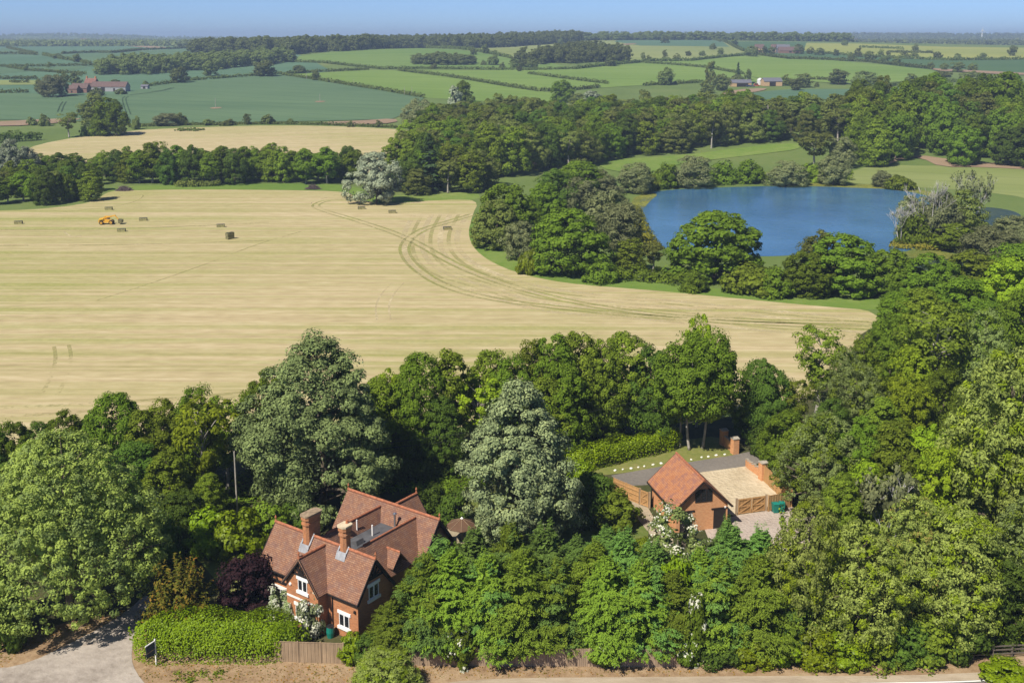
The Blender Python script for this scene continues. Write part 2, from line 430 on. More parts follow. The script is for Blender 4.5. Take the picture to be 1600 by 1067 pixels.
def ribbon(name, lines, width, mat, off, smooth=2):
    """several strips of one width laid along pixel polylines"""
    m = MB()
    for ln in lines:
        w = chaikin([P(*p) for p in ln], smooth, False)
        L = []
        for i, p in enumerate(w):
            d = w[min(i + 1, len(w) - 1)] - w[max(i - 1, 0)]; d.z = 0
            if d.length < 1e-6: continue
            d.normalize(); n = Vector((-d.y, d.x, 0)) * width / 2
            for s in (-1, 1):
                q = p + s * n; L.append((q.x, q.y, H1(q.x, q.y) + off))
        k = len(L) // 2
        m.add(L, [(2 * i, 2 * i + 1, 2 * i + 3, 2 * i + 2) for i in range(k - 1)])
    return tag(m.build(name, mat), kind='structure')
def offset_pair(pts, gap):
    """two wheel lines either side of a pixel polyline (gap in metres)"""
    w = [P(*p) for p in pts]; out = []
    for s in (-1, 1):
        l = []
        for i, p in enumerate(w):
            d = w[min(i + 1, len(w) - 1)] - w[max(i - 1, 0)]; d.z = 0; d.normalize()
            q = p + Vector((-d.y, d.x, 0)) * s * gap / 2
            l.append(project((q.x, q.y, H1(q.x, q.y))))
        out.append(l)
    return out

# ------------------------------------------------------------------ foliage
UP = np.array([0, 0, 1.0])
def nrm(a): return a / np.maximum(np.linalg.norm(a, axis=-1, keepdims=True), 1e-9)
def rdir(g, n): return nrm(g.normal(size=(n, 3)))
def leaf_quads(c, n, t, l, w):
    """diamond leaves: centre, normal, direction, length, width"""
    t = nrm(t - (t * n).sum(1, keepdims=True) * n); s = np.cross(t, n)
    l = np.broadcast_to(l, (len(c),))[:, None]; w = np.broadcast_to(w, (len(c),))[:, None]
    V = np.stack([c - t * l / 2, c + s * w / 2 + t * l * .05, c + t * l / 2 - n * l * .12, c - s * w / 2 + t * l * .05], 1).reshape(-1, 3)
    return V
class Crown:
    def __init__(s, seed): s.g = np.random.default_rng(seed); s.V = []; s.M = []
    def put(s, c, n, t, l, w, m=0):
        V = leaf_quads(c, nrm(n), t, l, w); s.V.append(V); s.M.append(np.full(len(c), m))
    def mesh(s, name, mats):
        V = np.concatenate(s.V); F = np.arange(len(V)).reshape(-1, 4)
        return np_mesh(name, V, F, mats, np.concatenate(s.M))
    def lumps(s, d, amp, k=5):
        g = s.lg
        r = np.zeros(len(d))
        for v, ph, fr in g: r += np.cos(fr * (d @ v) + ph)
        return 1 + amp * r / len(g) * 1.6
    def init_lumps(s, k=6):
        s.lg = [(rdir(s.g, 1)[0], s.g.uniform(0, 6.28), s.g.uniform(3, 6.5)) for _ in range(k)]
    def clumps(s, Rw, z0, z1, n, prof='round', amp=.3, inner=.55):
        """centres of leaf clumps through the outer part of the crown"""
        g = s.g; s.init_lumps(); s.box = (Rw, z0, z1)
        h = g.uniform(0, 1, n * 2)
        if prof == 'round': pr = np.sqrt(np.clip(1 - ((h - .45) / np.where(h < .45, .50, .58)) ** 2, .02, 1))
        elif prof == 'full': pr = np.where(h < .3, .88 + .12 * h / .3, np.clip(1 - ((h - .3) / .72) ** 2, .02, 1) ** .62)
        elif prof == 'dome': pr = np.sqrt(np.clip(1 - (h / 1.03) ** 2.2, .02, 1)) * (.85 + .15 * np.minimum(h / .2, 1))
        elif prof == 'cone': pr = np.clip((1 - h) ** .72 * (1.12 - .12 * h), .05, 1) * np.minimum(.62 + h / .22 * .38, 1)
        elif prof == 'egg': pr = np.clip(np.sin(np.pi * np.clip(h * .93 + .05, 0, 1) ** .8), .08, 1)
        elif prof == 'column': pr = np.clip(np.sin(np.pi * np.clip(h * .9 + .08, 0, 1)) ** .55, .1, 1)
        elif prof == 'pyr': pr = np.clip(np.where(h < .34, .80 + .2 * h / .34, 1 - np.clip((h - .34) / .69, 0, 1) ** 1.35), .06, 1)
        elif prof == 'vase': pr = np.clip(.25 + .8 * h ** .8, 0, 1) * np.sqrt(np.clip(1 - ((h - .62) / .40) ** 2, .03, 1)) ** np.where(h > .62, 1, .1)
        keep = g.uniform(0, 1, n * 2) < (.25 + .75 * pr); h = h[keep][:n]; pr = pr[keep][:n]
        a = g.uniform(0, 2 * np.pi, len(h)); rr = inner + (1 - inner) * g.uniform(0, 1, len(h)) ** .6
        d = nrm(np.stack([np.cos(a), np.sin(a), (h - .5) * 1.6], 1))
        L = s.lumps(d, amp)
        r = Rw * pr * rr * L
        return np.stack([r * np.cos(a), r * np.sin(a), z0 + (z1 - z0) * h * (.9 + .1 * L)], 1)
    def out(s, c):
        Rw, z0, z1 = s.box; o = c - np.array([0, 0, z0 + (z1 - z0) * .38]); o[:, 2] *= Rw / max((z1 - z0) * .5, .1)
        return nrm(o)
    def balls(s, C, rc, nl, l, w, flat=.7, m=0, jit=.42):
        """leafy clumps: leaves over the outward side of little flattened balls"""
        g = s.g; n = len(C); R_ = rc * np.clip(g.lognormal(-.08, .34, n), .4, 1.9)
        O = np.repeat(s.out(C), nl, 0); c = np.repeat(C, nl, 0); r = np.repeat(R_, nl)[:, None]
        d = nrm(rdir(g, n * nl) + .60 * O + .22 * UP)
        p = c + d * r * g.uniform(.55, 1.05, (n * nl, 1)) * np.array([1, 1, flat])
        nn = nrm(d * .8 + O * .2 + UP * .16 + jit * rdir(g, n * nl))
        k = g.uniform(.7, 1.35, n * nl)
        s.put(p, nn, rdir(g, n * nl) + .5 * d - .2 * UP, l * k, w * k, m)
    def tufts(s, C, nl, l, w, droop=.35, m=0, spread=1.0):
        """clusters of long leaves radiating from a twig end and hanging over"""
        g = s.g; n = len(C); O = np.repeat(s.out(C), nl, 0); c = np.repeat(C, nl, 0)
        d = nrm(rdir(g, n * nl) * spread + .55 * O + .45 * UP)
        k = g.uniform(.6, 1.2, n * nl)
        L = l * k
        p1 = c + d * (L * .3)[:, None]; t2 = nrm(d - UP * droop * 1.2); p2 = c + d * (L * .5)[:, None] + t2 * (L * .3)[:, None]
        for p, t in ((p1, d), (p2, t2)):
            nn = UP - (t @ UP)[:, None] * t + .35 * rdir(g, n * nl)
            s.put(p, nn, t, L * .62, w * k, m)
    def sprays(s, base, dirs, L, nq, l, w, droop=.5, fan=.22, m=0, rise=.0):
        """flat conifer sprays along bending branches"""
        g = s.g; n = len(base); u = np.tile(np.linspace(.15, 1, nq), n); b = np.repeat(base, nq, 0); d = np.repeat(dirs, nq, 0); LL = np.repeat(L, nq)
        side = nrm(np.cross(d, UP)); q = g.uniform(-1, 1, n * nq) * fan * LL * (1.15 - u)
        p = b + d * (u * LL)[:, None] + side * q[:, None] + UP * ((rise * u - droop * u ** 2) * LL * .5)[:, None] + rdir(g, n * nq) * .06 * LL[:, None]
        t = nrm(d + side * np.sign(q)[:, None] * .7 - UP * (droop * u * .8)[:, None] + UP * rise * .4)
        nn = UP + .35 * d + .45 * rdir(g, n * nq)
        k = g.uniform(.7, 1.3, n * nq); s.put(p, nn, t, l * k, w * k, m)
    def filler(s, Rw, z0, z1, n, l, m=0, amp=.2, prof=.62):
        g = s.g; d = rdir(g, n); r = g.uniform(.15, 1, (n, 1)) ** .5 * prof
        p = d * r * np.array([Rw, Rw, (z1 - z0) / 2]) + np.array([0, 0, (z0 + z1) / 2 - .04 * (z1 - z0)])
        s.put(p, nrm(rdir(g, n) + d), rdir(g, n), l, l * .75, m)

def skeleton(name, mat, seed, H, z0, C, r0, nl=10, top=.8, n=6, lean=.03):
    """tapered trunk that forks into limbs running out to the clumps"""
    g = random.Random(seed); m = MB()
    top_z = z0 + (H - z0) * top
    sway = [(g.uniform(-1, 1) * lean * H, g.uniform(-1, 1) * lean * H) for _ in range(5)]
    def ax(t):
        k = t * 4; i = min(int(k), 3); f = k - i
        return Vector((sway[i][0] * (1 - f) + sway[i + 1][0] * f if i else sway[1][0] * f, sway[i][1] * (1 - f) + sway[i + 1][1] * f if i else sway[1][1] * f, top_z * t))
    T = [0, .04, .15, .3, .5, .7, .85, 1]; rad = [1.45, 1.08, .95, .85, .65, .42, .25, .08]
    m.tube([ax(t) for t in T], [r0 * r for r in rad], n + 1)
    order = list(range(len(C))); g.shuffle(order)
    for i in order[:nl]:
        e = Vector(C[i]); zb = max(min(e.z - (e.xy.length) * g.uniform(.45, .9), top_z * .9), z0 * .75 + .1 * top_z)
        t = min(zb / top_z, .92); b = ax(t); br = r0 * (.62 - .48 * t)
        mid = b.lerp(e, .5) + Vector((g.uniform(-.3, .3), g.uniform(-.3, .3), .12 * (e - b).length))
        m.tube([b, mid, e], [br, br * .6, br * .18], max(4, n - 2))
        for _ in range(2):
            j = g.choice(order); e2 = Vector(C[j])
            if (e2 - mid).length < (e - b).length * .7: m.tube([mid, mid.lerp(e2, .5) + Vector((0, 0, .15)), e2], [br * .5, br * .3, br * .1], 4)
    return m.mesh(name, mat, True)

TPL = {}
def add_tpl(kind, H, W, crown, trunk=None, blossom=None): TPL.setdefault(kind, []).append(dict(H=H, W=W, crown=crown, trunk=trunk, blossom=blossom))

def broad(kind, seed, leaf, H, W, zb, nc, rc, nl, l, prof='round', bark='bark', limbs=9, amp=.3, flat=.7, fill=600, r0=None, inner=.55, jit=.42, wl=.68, trunk=True, lean=.03):
    c = Crown(seed); Cc = c.clumps(W / 2 - rc * .7, H * zb + rc * .5, H - rc * .6, nc, prof, amp, inner)
    c.balls(Cc, rc, nl, l, l * wl, flat, jit=jit)
    if fill: c.filler(W / 2, H * zb, H, fill, l * 1.7)
    tr = skeleton('trunk', bark, seed, H, H * zb, Cc, r0 or H * .022, limbs, lean=lean) if trunk else None
    add_tpl(kind, H, W, c.mesh('crown', [leaf]), tr)
def puffy(kind, seed, leaf, leaf2, H, W, zb, nc, rc, nl, l, prof='full', amp=.3, fill=900, limbs=18):
    """ash: many small puffs of narrow leaflets at the twig ends, a third of them of a second hue"""
    c = Crown(seed); Cc = c.clumps(W / 2 - rc, H * zb + rc, H - rc, nc, prof, amp, .62); k = c.g.uniform(0, 1, len(Cc)) < .28
    c.balls(Cc[~k], rc, nl, l, l * .5, .75, 0, .45); c.balls(Cc[k], rc, nl, l, l * .5, .75, 1, .45)
    c.filler(W / 2, H * zb, H, fill, .5)
    add_tpl(kind, H, W, c.mesh('crown', [leaf, leaf2]), skeleton('trunk', 'bark', seed, H, H * zb, Cc, H * .022, limbs))
def cypress(kind, seed, leaf, leaf2, H, W, nb=120, per=11, nq=34, pw=.55, l=.20, w=.07):
    """screen conifer: drooping boughs, each a fan of flat sprays, with dark gaps between them"""
    c = Crown(seed); g = c.g; c.init_lumps()
    hb = g.uniform(0, 1, nb) ** 1.1; ab = g.uniform(0, 2 * np.pi, nb); kb = g.uniform(.72, 1.22, nb)
    h = np.clip(np.repeat(hb, per) + g.normal(0, .018, nb * per), 0, 1); a = np.repeat(ab, per) + g.normal(0, .20, nb * per); n = nb * per
    d0 = np.stack([np.cos(a), np.sin(a), h - .5], 1); rad = W / 2 * np.clip((1 - h) ** pw * np.minimum(.8 + h * .9, 1), .04, 1) * c.lumps(nrm(d0), .2) * np.repeat(kb, per)
    L = np.clip(g.uniform(.7, 1.5, n) * np.clip(rad / (W / 2) + .35, .45, 1.1), .3, 2)
    el = np.where(h > .82, g.uniform(.6, 2.2, n), g.uniform(.0, .45, n))
    dirs = nrm(np.stack([np.cos(a), np.sin(a), el], 1)); q0 = np.maximum(rad - L * g.uniform(.55, .95, n), 0); base = np.stack([np.cos(a) * q0, np.sin(a) * q0, 1.0 + (H - 1.9) * h], 1)
    k = np.repeat(g.uniform(0, 1, nb) < .42, per)
    for q, m in ((~k, 0), (k, 1)): c.sprays(base[q], dirs[q], L[q], nq, l, w, .48, .26, m, .25)
    t = 14; at = g.uniform(0, 6.28, t); c.sprays(np.stack([.12 * np.cos(at), .12 * np.sin(at), H - g.uniform(1.0, 1.8, t)], 1), nrm(np.stack([.3 * np.cos(at), .3 * np.sin(at), 1 + 0 * at], 1)), g.uniform(.7, 1.3, t), 22, l * .9, w, .1, .25, 0, .2)
    f = 1800; hh = g.uniform(0, .9, f); aa = g.uniform(0, 6.28, f); rr = W / 2 * .60 * (1 - hh) ** pw * g.uniform(.4, 1, f)
    c.put(np.stack([rr * np.cos(aa), rr * np.sin(aa), .9 + H * .85 * hh], 1), rdir(g, f) + np.stack([np.cos(aa), np.sin(aa), 0 * aa], 1), rdir(g, f), .6, .45, 0)
    m = MB(); m.tube([(0, 0, 0), (0, 0, H * .5), (0, 0, H * .93)], [.2, .13, .02], 7)
    add_tpl(kind, H, W, c.mesh('crown', [leaf, leaf2]), m.mesh('trunk', 'bark', True))
def fir(kind, seed, leaf, H, W, n, nq, l, w):
    c = Crown(seed); g = c.g; h = np.sort(g.uniform(.06, 1, n)); h = (np.round(h * 13) + g.uniform(-.25, .25, n)) / 13; a = g.uniform(0, 6.28, n)
    L = W / 2 * np.clip((1.02 - h) ** .8, .05, 1) * g.uniform(.7, 1.15, n); dirs = nrm(np.stack([np.cos(a), np.sin(a), .1 + .5 * h], 1))
    base = np.stack([0 * a, 0 * a, H * .97 * h], 1); c.sprays(base, dirs, L, nq, l, w, .5, .25, 0)
    m = MB(); m.tube([(0, 0, 0), (0, 0, H * .5), (0, 0, H)], [H * .02, H * .013, .02], 6)
    add_tpl(kind, H, W, c.mesh('crown', [leaf]), m.mesh('trunk', 'bark', True))
def yew(kind, seed, leaf, H, W, n=330, nq=20, l=.32, w=.12):
    c = Crown(seed); g = c.g; d = rdir(g, n); d[:, 2] = np.abs(d[:, 2]); c.init_lumps()
    S = np.array([W / 2, W / 2, H]) * .62; base = d * S * g.uniform(.55, 1, (n, 1)) * c.lumps(d, .2)[:, None]; dirs = nrm(d + .25 * UP + .3 * rdir(g, n))
    c.sprays(base, dirs, g.uniform(1.0, 2.0, n) * W / 7.5, nq, l, w, .45, .2, 0, .35)
    f = 700; d2 = rdir(g, f); d2[:, 2] = np.abs(d2[:, 2]); c.put(d2 * S * g.uniform(.3, 1, (f, 1)), d2, rdir(g, f), .6, .4)
    m = MB(); m.tube([(0, 0, 0), (.1, 0, H * .4), (0, .1, H * .7)], [.22, .15, .03], 6)
    add_tpl(kind, H, W, c.mesh('crown', [leaf]), m.mesh('trunk', 'bark', True))
def bushy(kind, seed, leaf, H, W, nc, rc, nl, l, amp=.25, blossom=0, fill=250, wl=.68, prof='dome', bl=.2):
    c = Crown(seed); Cc = c.clumps(W / 2 - rc * .6, .15, H - rc * .6, nc, prof, amp, .5); c.balls(Cc, rc, nl, l, l * wl, .8)
    if fill: c.filler(W / 2, -.2 * H, H, fill, l * 1.7)
    b = None
    if blossom:
        cb = Crown(seed + 77); cb.box = c.box; K = Cc[cb.g.permutation(len(Cc))[:max(3, int(len(Cc) * blossom))]]
        cb.balls(K + cb.out(K) * rc * .3, rc * .8, int(nl * .35), bl, bl * .9, .8); b = cb.mesh('blossom', ['petal_white'])
    m = MB(); r = random.Random(seed)
    for i in range(4):
        a = r.uniform(0, 6.28); m.tube([(0, 0, 0), (math.cos(a) * W * .12, math.sin(a) * W * .12, H * .4), (math.cos(a) * W * .25, math.sin(a) * W * .25, H * .72)], [.03 * H, .02 * H, .006 * H], 5)
    add_tpl(kind, H, W, c.mesh('crown', [leaf]), m.mesh('stems', 'bark', True), b)
def bare(kind, seed, H, W, leaf=None, bark='bark_grey'):
    """mostly leafless tree: trunk, limbs and a haze of fine twigs"""
    g = random.Random(seed); m = MB(); tips = []
    def grow(p, d, L, r, k):
        q = p + d * L; m.tube([p, p.lerp(q, .5) + Vector((g.uniform(-.1, .1), g.uniform(-.1, .1), 0)) * L * .5, q], [r, r * .8, r * .55], 5 if k < 2 else 3)
        if k >= 4: tips.append(q); return
        for _ in range(3 if k < 3 else 4):
            a = g.uniform(0, 6.28); s = g.uniform(.32, .8)
            d2 = (d + Vector((math.cos(a), math.sin(a), .25)) * s).normalized(); grow(p.lerp(q, g.uniform(.55, 1)), d2, L * g.uniform(.55, .8), max(r * .5, .028), k + 1)
    for i in range(3):
        a = i * 2.1 + g.uniform(-.4, .4); grow(Vector((math.cos(a) * .3, math.sin(a) * .3, 0)), Vector((math.cos(a) * .22 * W / H * 1.6, math.sin(a) * .22 * W / H * 1.6, 1)).normalized(), H * .34, H * .013, 0)
    c = Crown(seed); T = np.array(tips); T = T[c.g.permutation(len(T))[:int(len(T) * (.5 if leaf else .04)) + 3]]; c.box = (W / 2, H * .3, H)
    c.balls(T, .5, 14 if leaf else 3, .4, .25, .9)
    hh = max(t.z for t in tips)
    add_tpl(kind, hh, W, c.mesh('crown', [leaf or 'leaf_olive']), m.mesh('trunk', bark, True))

# -- near kinds (leaves a few render pixels long)
for i in range(3): broad('oak', 10 + i, 'leaf_oak', 12, 10, .08, 210, .92, 120, .29, 'full', amp=.28)
for i in range(2): broad('dark', 20 + i, 'leaf_dark', 11, 9, .08, 170, .9, 120, .29, 'full', amp=.28)
for i in range(3): broad('mid', 30 + i, 'leaf_mid', 12, 8.5, .10, 200, .75, 100, .28, 'full', amp=.2, limbs=14)
for i in range(2): broad('bright', 40 + i, 'leaf_bright', 10, 9, .14, 160, .78, 110, .28, 'full', amp=.28)
for i in range(2): broad('sparse', 50 + i, 'leaf_mid', 12, 8, .26, 75, .85, 90, .32, 'vase', 'bark_pale', 26, .35, fill=0)
broad('sparse_light', 55, 'leaf_bright', 10, 8, .3, 60, .85, 80, .32, 'vase', 'bark_pale', 26, .3, fill=0)
broad('column', 57, 'leaf_mid', 13, 5.5, .25, 85, .8, 100, .33, 'column', limbs=10, fill=150)
for i in range(3): puffy('ash', 60 + i, 'leaf_ash', 'leaf_bright', 12, 10, .10, 560, .55, 52, .25, amp=.32)
for i in range(2): puffy('ashgrey', 65 + i, 'leaf_ashgrey', 'leaf_mid', 12, 10, .10, 480, .58, 54, .25, amp=.32)
puffy('ash_key', 68, 'leaf_ash', 'leaf_sorrel', 12, 11, .10, 580, .55, 52, .25, amp=.3)
puffy('great_ash', 70, 'leaf_ash', 'leaf_ashgrey', 16.5, 16, .12, 1500, .58, 56, .25, 'dome', amp=.26, fill=2500, limbs=30)
broad('oak_high', 71, 'leaf_oak', 12, 10, .27, 190, .92, 120, .29, amp=.28, bark='bark_pale', r0=.17)
broad('white', 72, 'leaf_white', 19, 17.5, .06, 460, 1.05, 190, .29, 'pyr', amp=.5, limbs=24, fill=1500, inner=.45)
broad('pale', 74, 'leaf_pale', 17.5, 13, .05, 420, .92, 165, .28, 'pyr', amp=.3, limbs=18, fill=1200, inner=.45)
for i in range(4): cypress('cypress', 80 + i, 'leaf_ley', 'leaf_leyblue' if i % 2 else 'leaf_ley', 8.5, 6.2)
cypress('cypress_blue', 88, 'leaf_leyblue', 'leaf_leyblue', 8, 4.4)
yew('yew', 90, 'leaf_yew', 5, 7.4)
bushy('copper', 92, 'leaf_copper', 4.6, 5.2, 90, .7, 110, .26)
for i in range(2): bushy('bush', 94 + i, 'leaf_dark', 3.2, 4, 50, .6, 110, .24)
for i in range(2): bushy('bush_bright', 97 + i, 'leaf_laurel', 3, 4, 55, .55, 110, .24)
bushy('bush_mid', 99, 'leaf_mid', 3, 4, 50, .55, 100, .24)
bushy('flower', 100, 'leaf_pale', 3.2, 2.6, 40, .45, 110, .22, blossom=.8, bl=.17)
bushy('flower_tree', 102, 'leaf_ashgrey', 7, 6, 85, .62, 90, .24, blossom=.6, amp=.35, bl=.14)
bushy('flower_rose', 104, 'leaf_oak', 2.6, 2.6, 35, .45, 90, .24, blossom=.4, bl=.17)
fir('fir', 106, 'leaf_fir', 10, 5, 190, 22, .4, .16)
bare('twiggy', 108, 8, 6, 'leaf_willow')
# -- middle distance
for i in range(4): broad('oak_m', 110 + i, 'leaf_oak', 14, 13, .02, 150, 1.35, 80, .55, 'full', amp=.34, limbs=7, fill=350)
for i in range(3): broad('mid_m', 120 + i, 'leaf_mid', 14, 10.5, .04, 120, 1.2, 76, .52, 'full', amp=.36, limbs=8, fill=250)
for i in range(2): broad('dark_m', 126 + i, 'leaf_dark', 14, 12, .02, 140, 1.3, 80, .54, 'full', amp=.34, limbs=7, fill=300)
for i in range(2): broad('olive_m', 130 + i, 'leaf_olive', 14, 11, .03, 125, 1.2, 76, .52, 'full', amp=.36, limbs=8, fill=250)
for i in range(2): broad('sparse_m', 134 + i, 'leaf_olive', 14, 10, .30, 46, 1.3, 60, .6, 'vase', 'bark_pale', 18, .35, fill=0)
for i in range(3): broad('belt_m', 137 + i, 'leaf_oak', 13, 8.5, .14, 85, 1.1, 70, .5, 'egg', 'bark_pale', 8, .36, fill=120)
for i in range(3): broad('willow_m', 142 + i, 'leaf_willow', 10, 10, .04, 110, 1.1, 95, .52, 'dome', 'bark', 8, .3, flat=.8, fill=250, wl=.4)
broad('silver_m', 146, 'leaf_silver', 15, 15, .06, 170, 1.35, 110, .55, 'dome', 'bark', 12, .38, fill=400, wl=.5)
for i in range(2): bushy('bush_m', 148 + i, 'leaf_oak', 5, 8, 45, 1.2, 85, .55, .32)
for i in range(3): broad('round_m', 180 + i, 'leaf_oak', 13, 13, 0, 230, 1.0, 75, .5, 'full', limbs=6, amp=.17, fill=400, inner=.66)
broad('roundolive_m', 184, 'leaf_olive', 13, 13, 0, 220, 1.0, 75, .5, 'full', limbs=6, amp=.17, fill=400, inner=.66)
bushy('bushlow_m', 150, 'leaf_mid', 3.2, 8, 60, .9, 85, .5, .3)
bushy('gorse_m', 151, 'leaf_laurel', 3, 8, 60, .85, 90, .45, .28)
fir('fir_m', 152, 'leaf_fir', 16, 8, 170, 18, .9, .4)
bare('birch_bare', 154, 14, 13, None); bare('birch_bare', 155, 14, 13, None); bare('birch_m', 156, 14, 9, 'leaf_willow')
broad('pine_m', 158, 'leaf_dark', 15, 12, .5, 26, 1.7, 90, .6, 'round', limbs=10, flat=.4, fill=0)
# -- far
for i in range(3): broad('oak_f', 160 + i, 'leaf_far', 14, 13, .02, 52, 1.8, 55, 1.0, 'full', amp=.36, limbs=4, fill=90, trunk=True)
for i in range(2): broad('olive_f', 165 + i, 'leaf_olive', 14, 12, .03, 48, 1.7, 50, 1.0, 'full', amp=.38, limbs=5, fill=60)
bushy('bush_f', 168, 'leaf_far', 5, 8, 22, 1.4, 45, 1.0, .3)
broad('pale_f', 170, 'leaf_silver', 12, 11, .06, 46, 1.8, 55, 1.0, 'dome', amp=.38, fill=80)
fir('fir_f', 172, 'leaf_fir', 16, 6, 90, 12, 1.6, .8)

TREES = []
_rng = random.Random(5)
_cnt = {}
CATS = dict(b='bush')
NAMES = {'cypress': 'cypress_tree', 'cypress_blue': 'cypress_tree', 'fir': 'fir_tree', 'fir_m': 'fir_tree', 'fir_f': 'fir_tree', 'yew': 'yew_bush', 'copper': 'copper_shrub',
         'great_ash': 'ash_tree', 'ash': 'ash_tree', 'ash_key': 'ash_tree', 'ashgrey': 'ash_tree', 'white': 'whitebeam_tree', 'pale': 'whitebeam_tree', 'silver_m': 'silver_willow', 'pale_f': 'silver_willow',
         'willow_m': 'willow_tree', 'birch_bare': 'birch_tree', 'birch_m': 'birch_tree', 'twiggy': 'willow_tree', 'pine_m': 'pine_tree', 'oak': 'oak_tree', 'oak_high': 'oak_tree', 'oak_m': 'oak_tree', 'oak_f': 'oak_tree', 'round_m': 'oak_tree',
         'flower': 'flowering_shrub', 'flower_rose': 'flowering_shrub', 'flower_tree': 'flowering_tree'}
def plant(kind, p, h, w, label=None, group=None, var=None, rz=None):
    L = TPL[kind]
    if var is None: var = _cnt.get(kind, 0); _cnt[kind] = var + 1
    t = L[var % len(L)]
    isb = 'bush' in kind or kind in ('copper', 'gorse_m', 'yew', 'flower', 'flower_rose')
    nm = NAMES.get(kind, 'bush' if isb else 'broadleaf_tree')
    e = empty(nm, p, _rng.uniform(0, 6.28) if rz is None else rz)
    e.scale = (w / t['W'], w / t['W'], h / t['H'])
    tag(e, label, 'shrub' if isb else 'tree', group)
    for k, nme in (('trunk', 'stem' if isb else 'trunk'), ('crown', 'crown'), ('blossom', 'blossom')):
        if t[k] is not None: link(nme, t[k], e)
    TREES.append(e); return e
def tree(kind, px, base, top, w, label=None, group=None, var=None, rz=None):
    p = P(px, base); s = pxm(p)
    return plant(kind, p, height_to(p, top), w / s, label, group, var, rz)
ORD = ['first', 'second', 'third', 'fourth', 'fifth', 'sixth', 'seventh', 'eighth', 'ninth', 'tenth', 'eleventh', 'twelfth', 'thirteenth', 'fourteenth', 'fifteenth', 'sixteenth', 'seventeenth', 'eighteenth', 'nineteenth', 'twentieth']
def ordinal(i):
    if i < 20: return ORD[i]
    tens = ['twenty', 'thirty', 'forty', 'fifty', 'sixty', 'seventy', 'eighty', 'ninety'][(i + 1) // 10 - 2]
    return tens[:-1] + 'ieth' if (i + 1) % 10 == 0 else tens + '-' + ORD[(i + 1) % 10 - 1]
KLOOK = dict(round_m='round dark tree', oak='dark green rounded oak', dark='dark green bushy tree', mid='mid green upright tree', bright='bright green leafy tree', sparse='thin pale limbed tree', sparse_light='light green open tree', column='tall narrow green tree',
             ash='light green ash', ashgrey='grey green ash', ash_key='ash with reddish seed clusters', cypress='green conifer', cypress_blue='bluish green conifer', oak_m='dark green rounded oak', mid_m='mid green tree', dark_m='very dark green tree', olive_m='olive green tree',
             sparse_m='thin olive tree', belt_m='slim dark tree, bare trunk', willow_m='grey green willow', bush_m='dark low bush', bushlow_m='green low bush', oak_f='dark green tree', olive_f='olive green tree', bush_f='small dark bush', fir_f='dark pointed conifer', fir_m='dark fir', bush='dark bush', bush_bright='bright green bush', bush_mid='mid green bush')
def row(spec, where, group, wf=1.0):
    """trees standing in one row, told apart by their look and their place in the row"""
    es = []
    for i, (kind, px, base, top, w) in enumerate(sorted(spec, key=lambda s: s[1])):
        look = KLOOK.get(kind, 'green tree')
        es.append(tree(kind, px, base, top, w * wf, f'{look}, {ordinal(i)} from the left {where}', group))
    return es

def hedge_mesh(path, width, height, leaf, l, dens, lump=.25, seed=1, mat2=None, wl=.7, zoff=0):
    """clipped or rough hedge along a ground polyline; leaves over a lumpy body"""
    c = Crown(seed); g = c.g
    pts = np.array([[p.x, p.y, p.z] for p in path]); seg = np.linalg.norm(np.diff(pts, axis=0), axis=1); cum = np.concatenate([[0], np.cumsum(seg)]); Ltot = cum[-1]
    n = max(40, int(Ltot * (width + 2 * height) * dens))
    s = g.uniform(0, Ltot, n); i = np.clip(np.searchsorted(cum, s) - 1, 0, len(seg) - 1); f = (s - cum[i]) / seg[i]
    b = pts[i] * (1 - f)[:, None] + pts[i + 1] * f[:, None]; d = nrm((pts[i + 1] - pts[i]) * np.array([1, 1, 0])); side = np.stack([-d[:, 1], d[:, 0], 0 * s], 1)
    th = g.uniform(-.08, np.pi + .08, n); ct, st = np.cos(th), np.sin(th)
    ex = np.sign(ct) * np.abs(ct) ** .55; ez = np.clip(st, 0, 1) ** .55
    ph = g.uniform(0, 6.28, 6)
    lum = 1 + lump * (np.sin(s * 1.1 / height + ph[0] + th) * .4 + np.sin(s * 2.7 / height + ph[1] - 2 * th) * .35 + np.sin(s * 5.5 / height + ph[2] + 3 * th) * .3)
    lum = lum * np.minimum(1, .72 + .28 * np.minimum(s, Ltot - s) / (.35 * height + .05))
    r = lum * g.uniform(.8, 1.02, n)
    ends = np.where(s < .6 * height, -1, np.where(s > Ltot - .6 * height, 1, 0))
    p = b + side * (ex * width / 2 * r)[:, None] + UP * (ez * height * r + .05 + zoff)[:, None]
    nn = nrm(side * ex[:, None] + UP * (ez * 1.0)[:, None] + d * (ends * .6)[:, None] + .6 * rdir(g, n))
    k = g.uniform(.7, 1.35, n); c.put(p, nn, rdir(g, n), l * k, l * wl * k)
    m2 = max(20, n // 6); s2 = g.uniform(0, Ltot, m2); i = np.clip(np.searchsorted(cum, s2) - 1, 0, len(seg) - 1); f = (s2 - cum[i]) / seg[i]
    b = pts[i] * (1 - f)[:, None] + pts[i + 1] * f[:, None]; c.put(b + rdir(g, m2) * np.array([.3 * width, .3 * width, .3 * height]) + UP * height * .45, rdir(g, m2), rdir(g, m2), l * 1.8, l * 1.4)
    return c.mesh('hedge', [leaf])
_hs = [300]
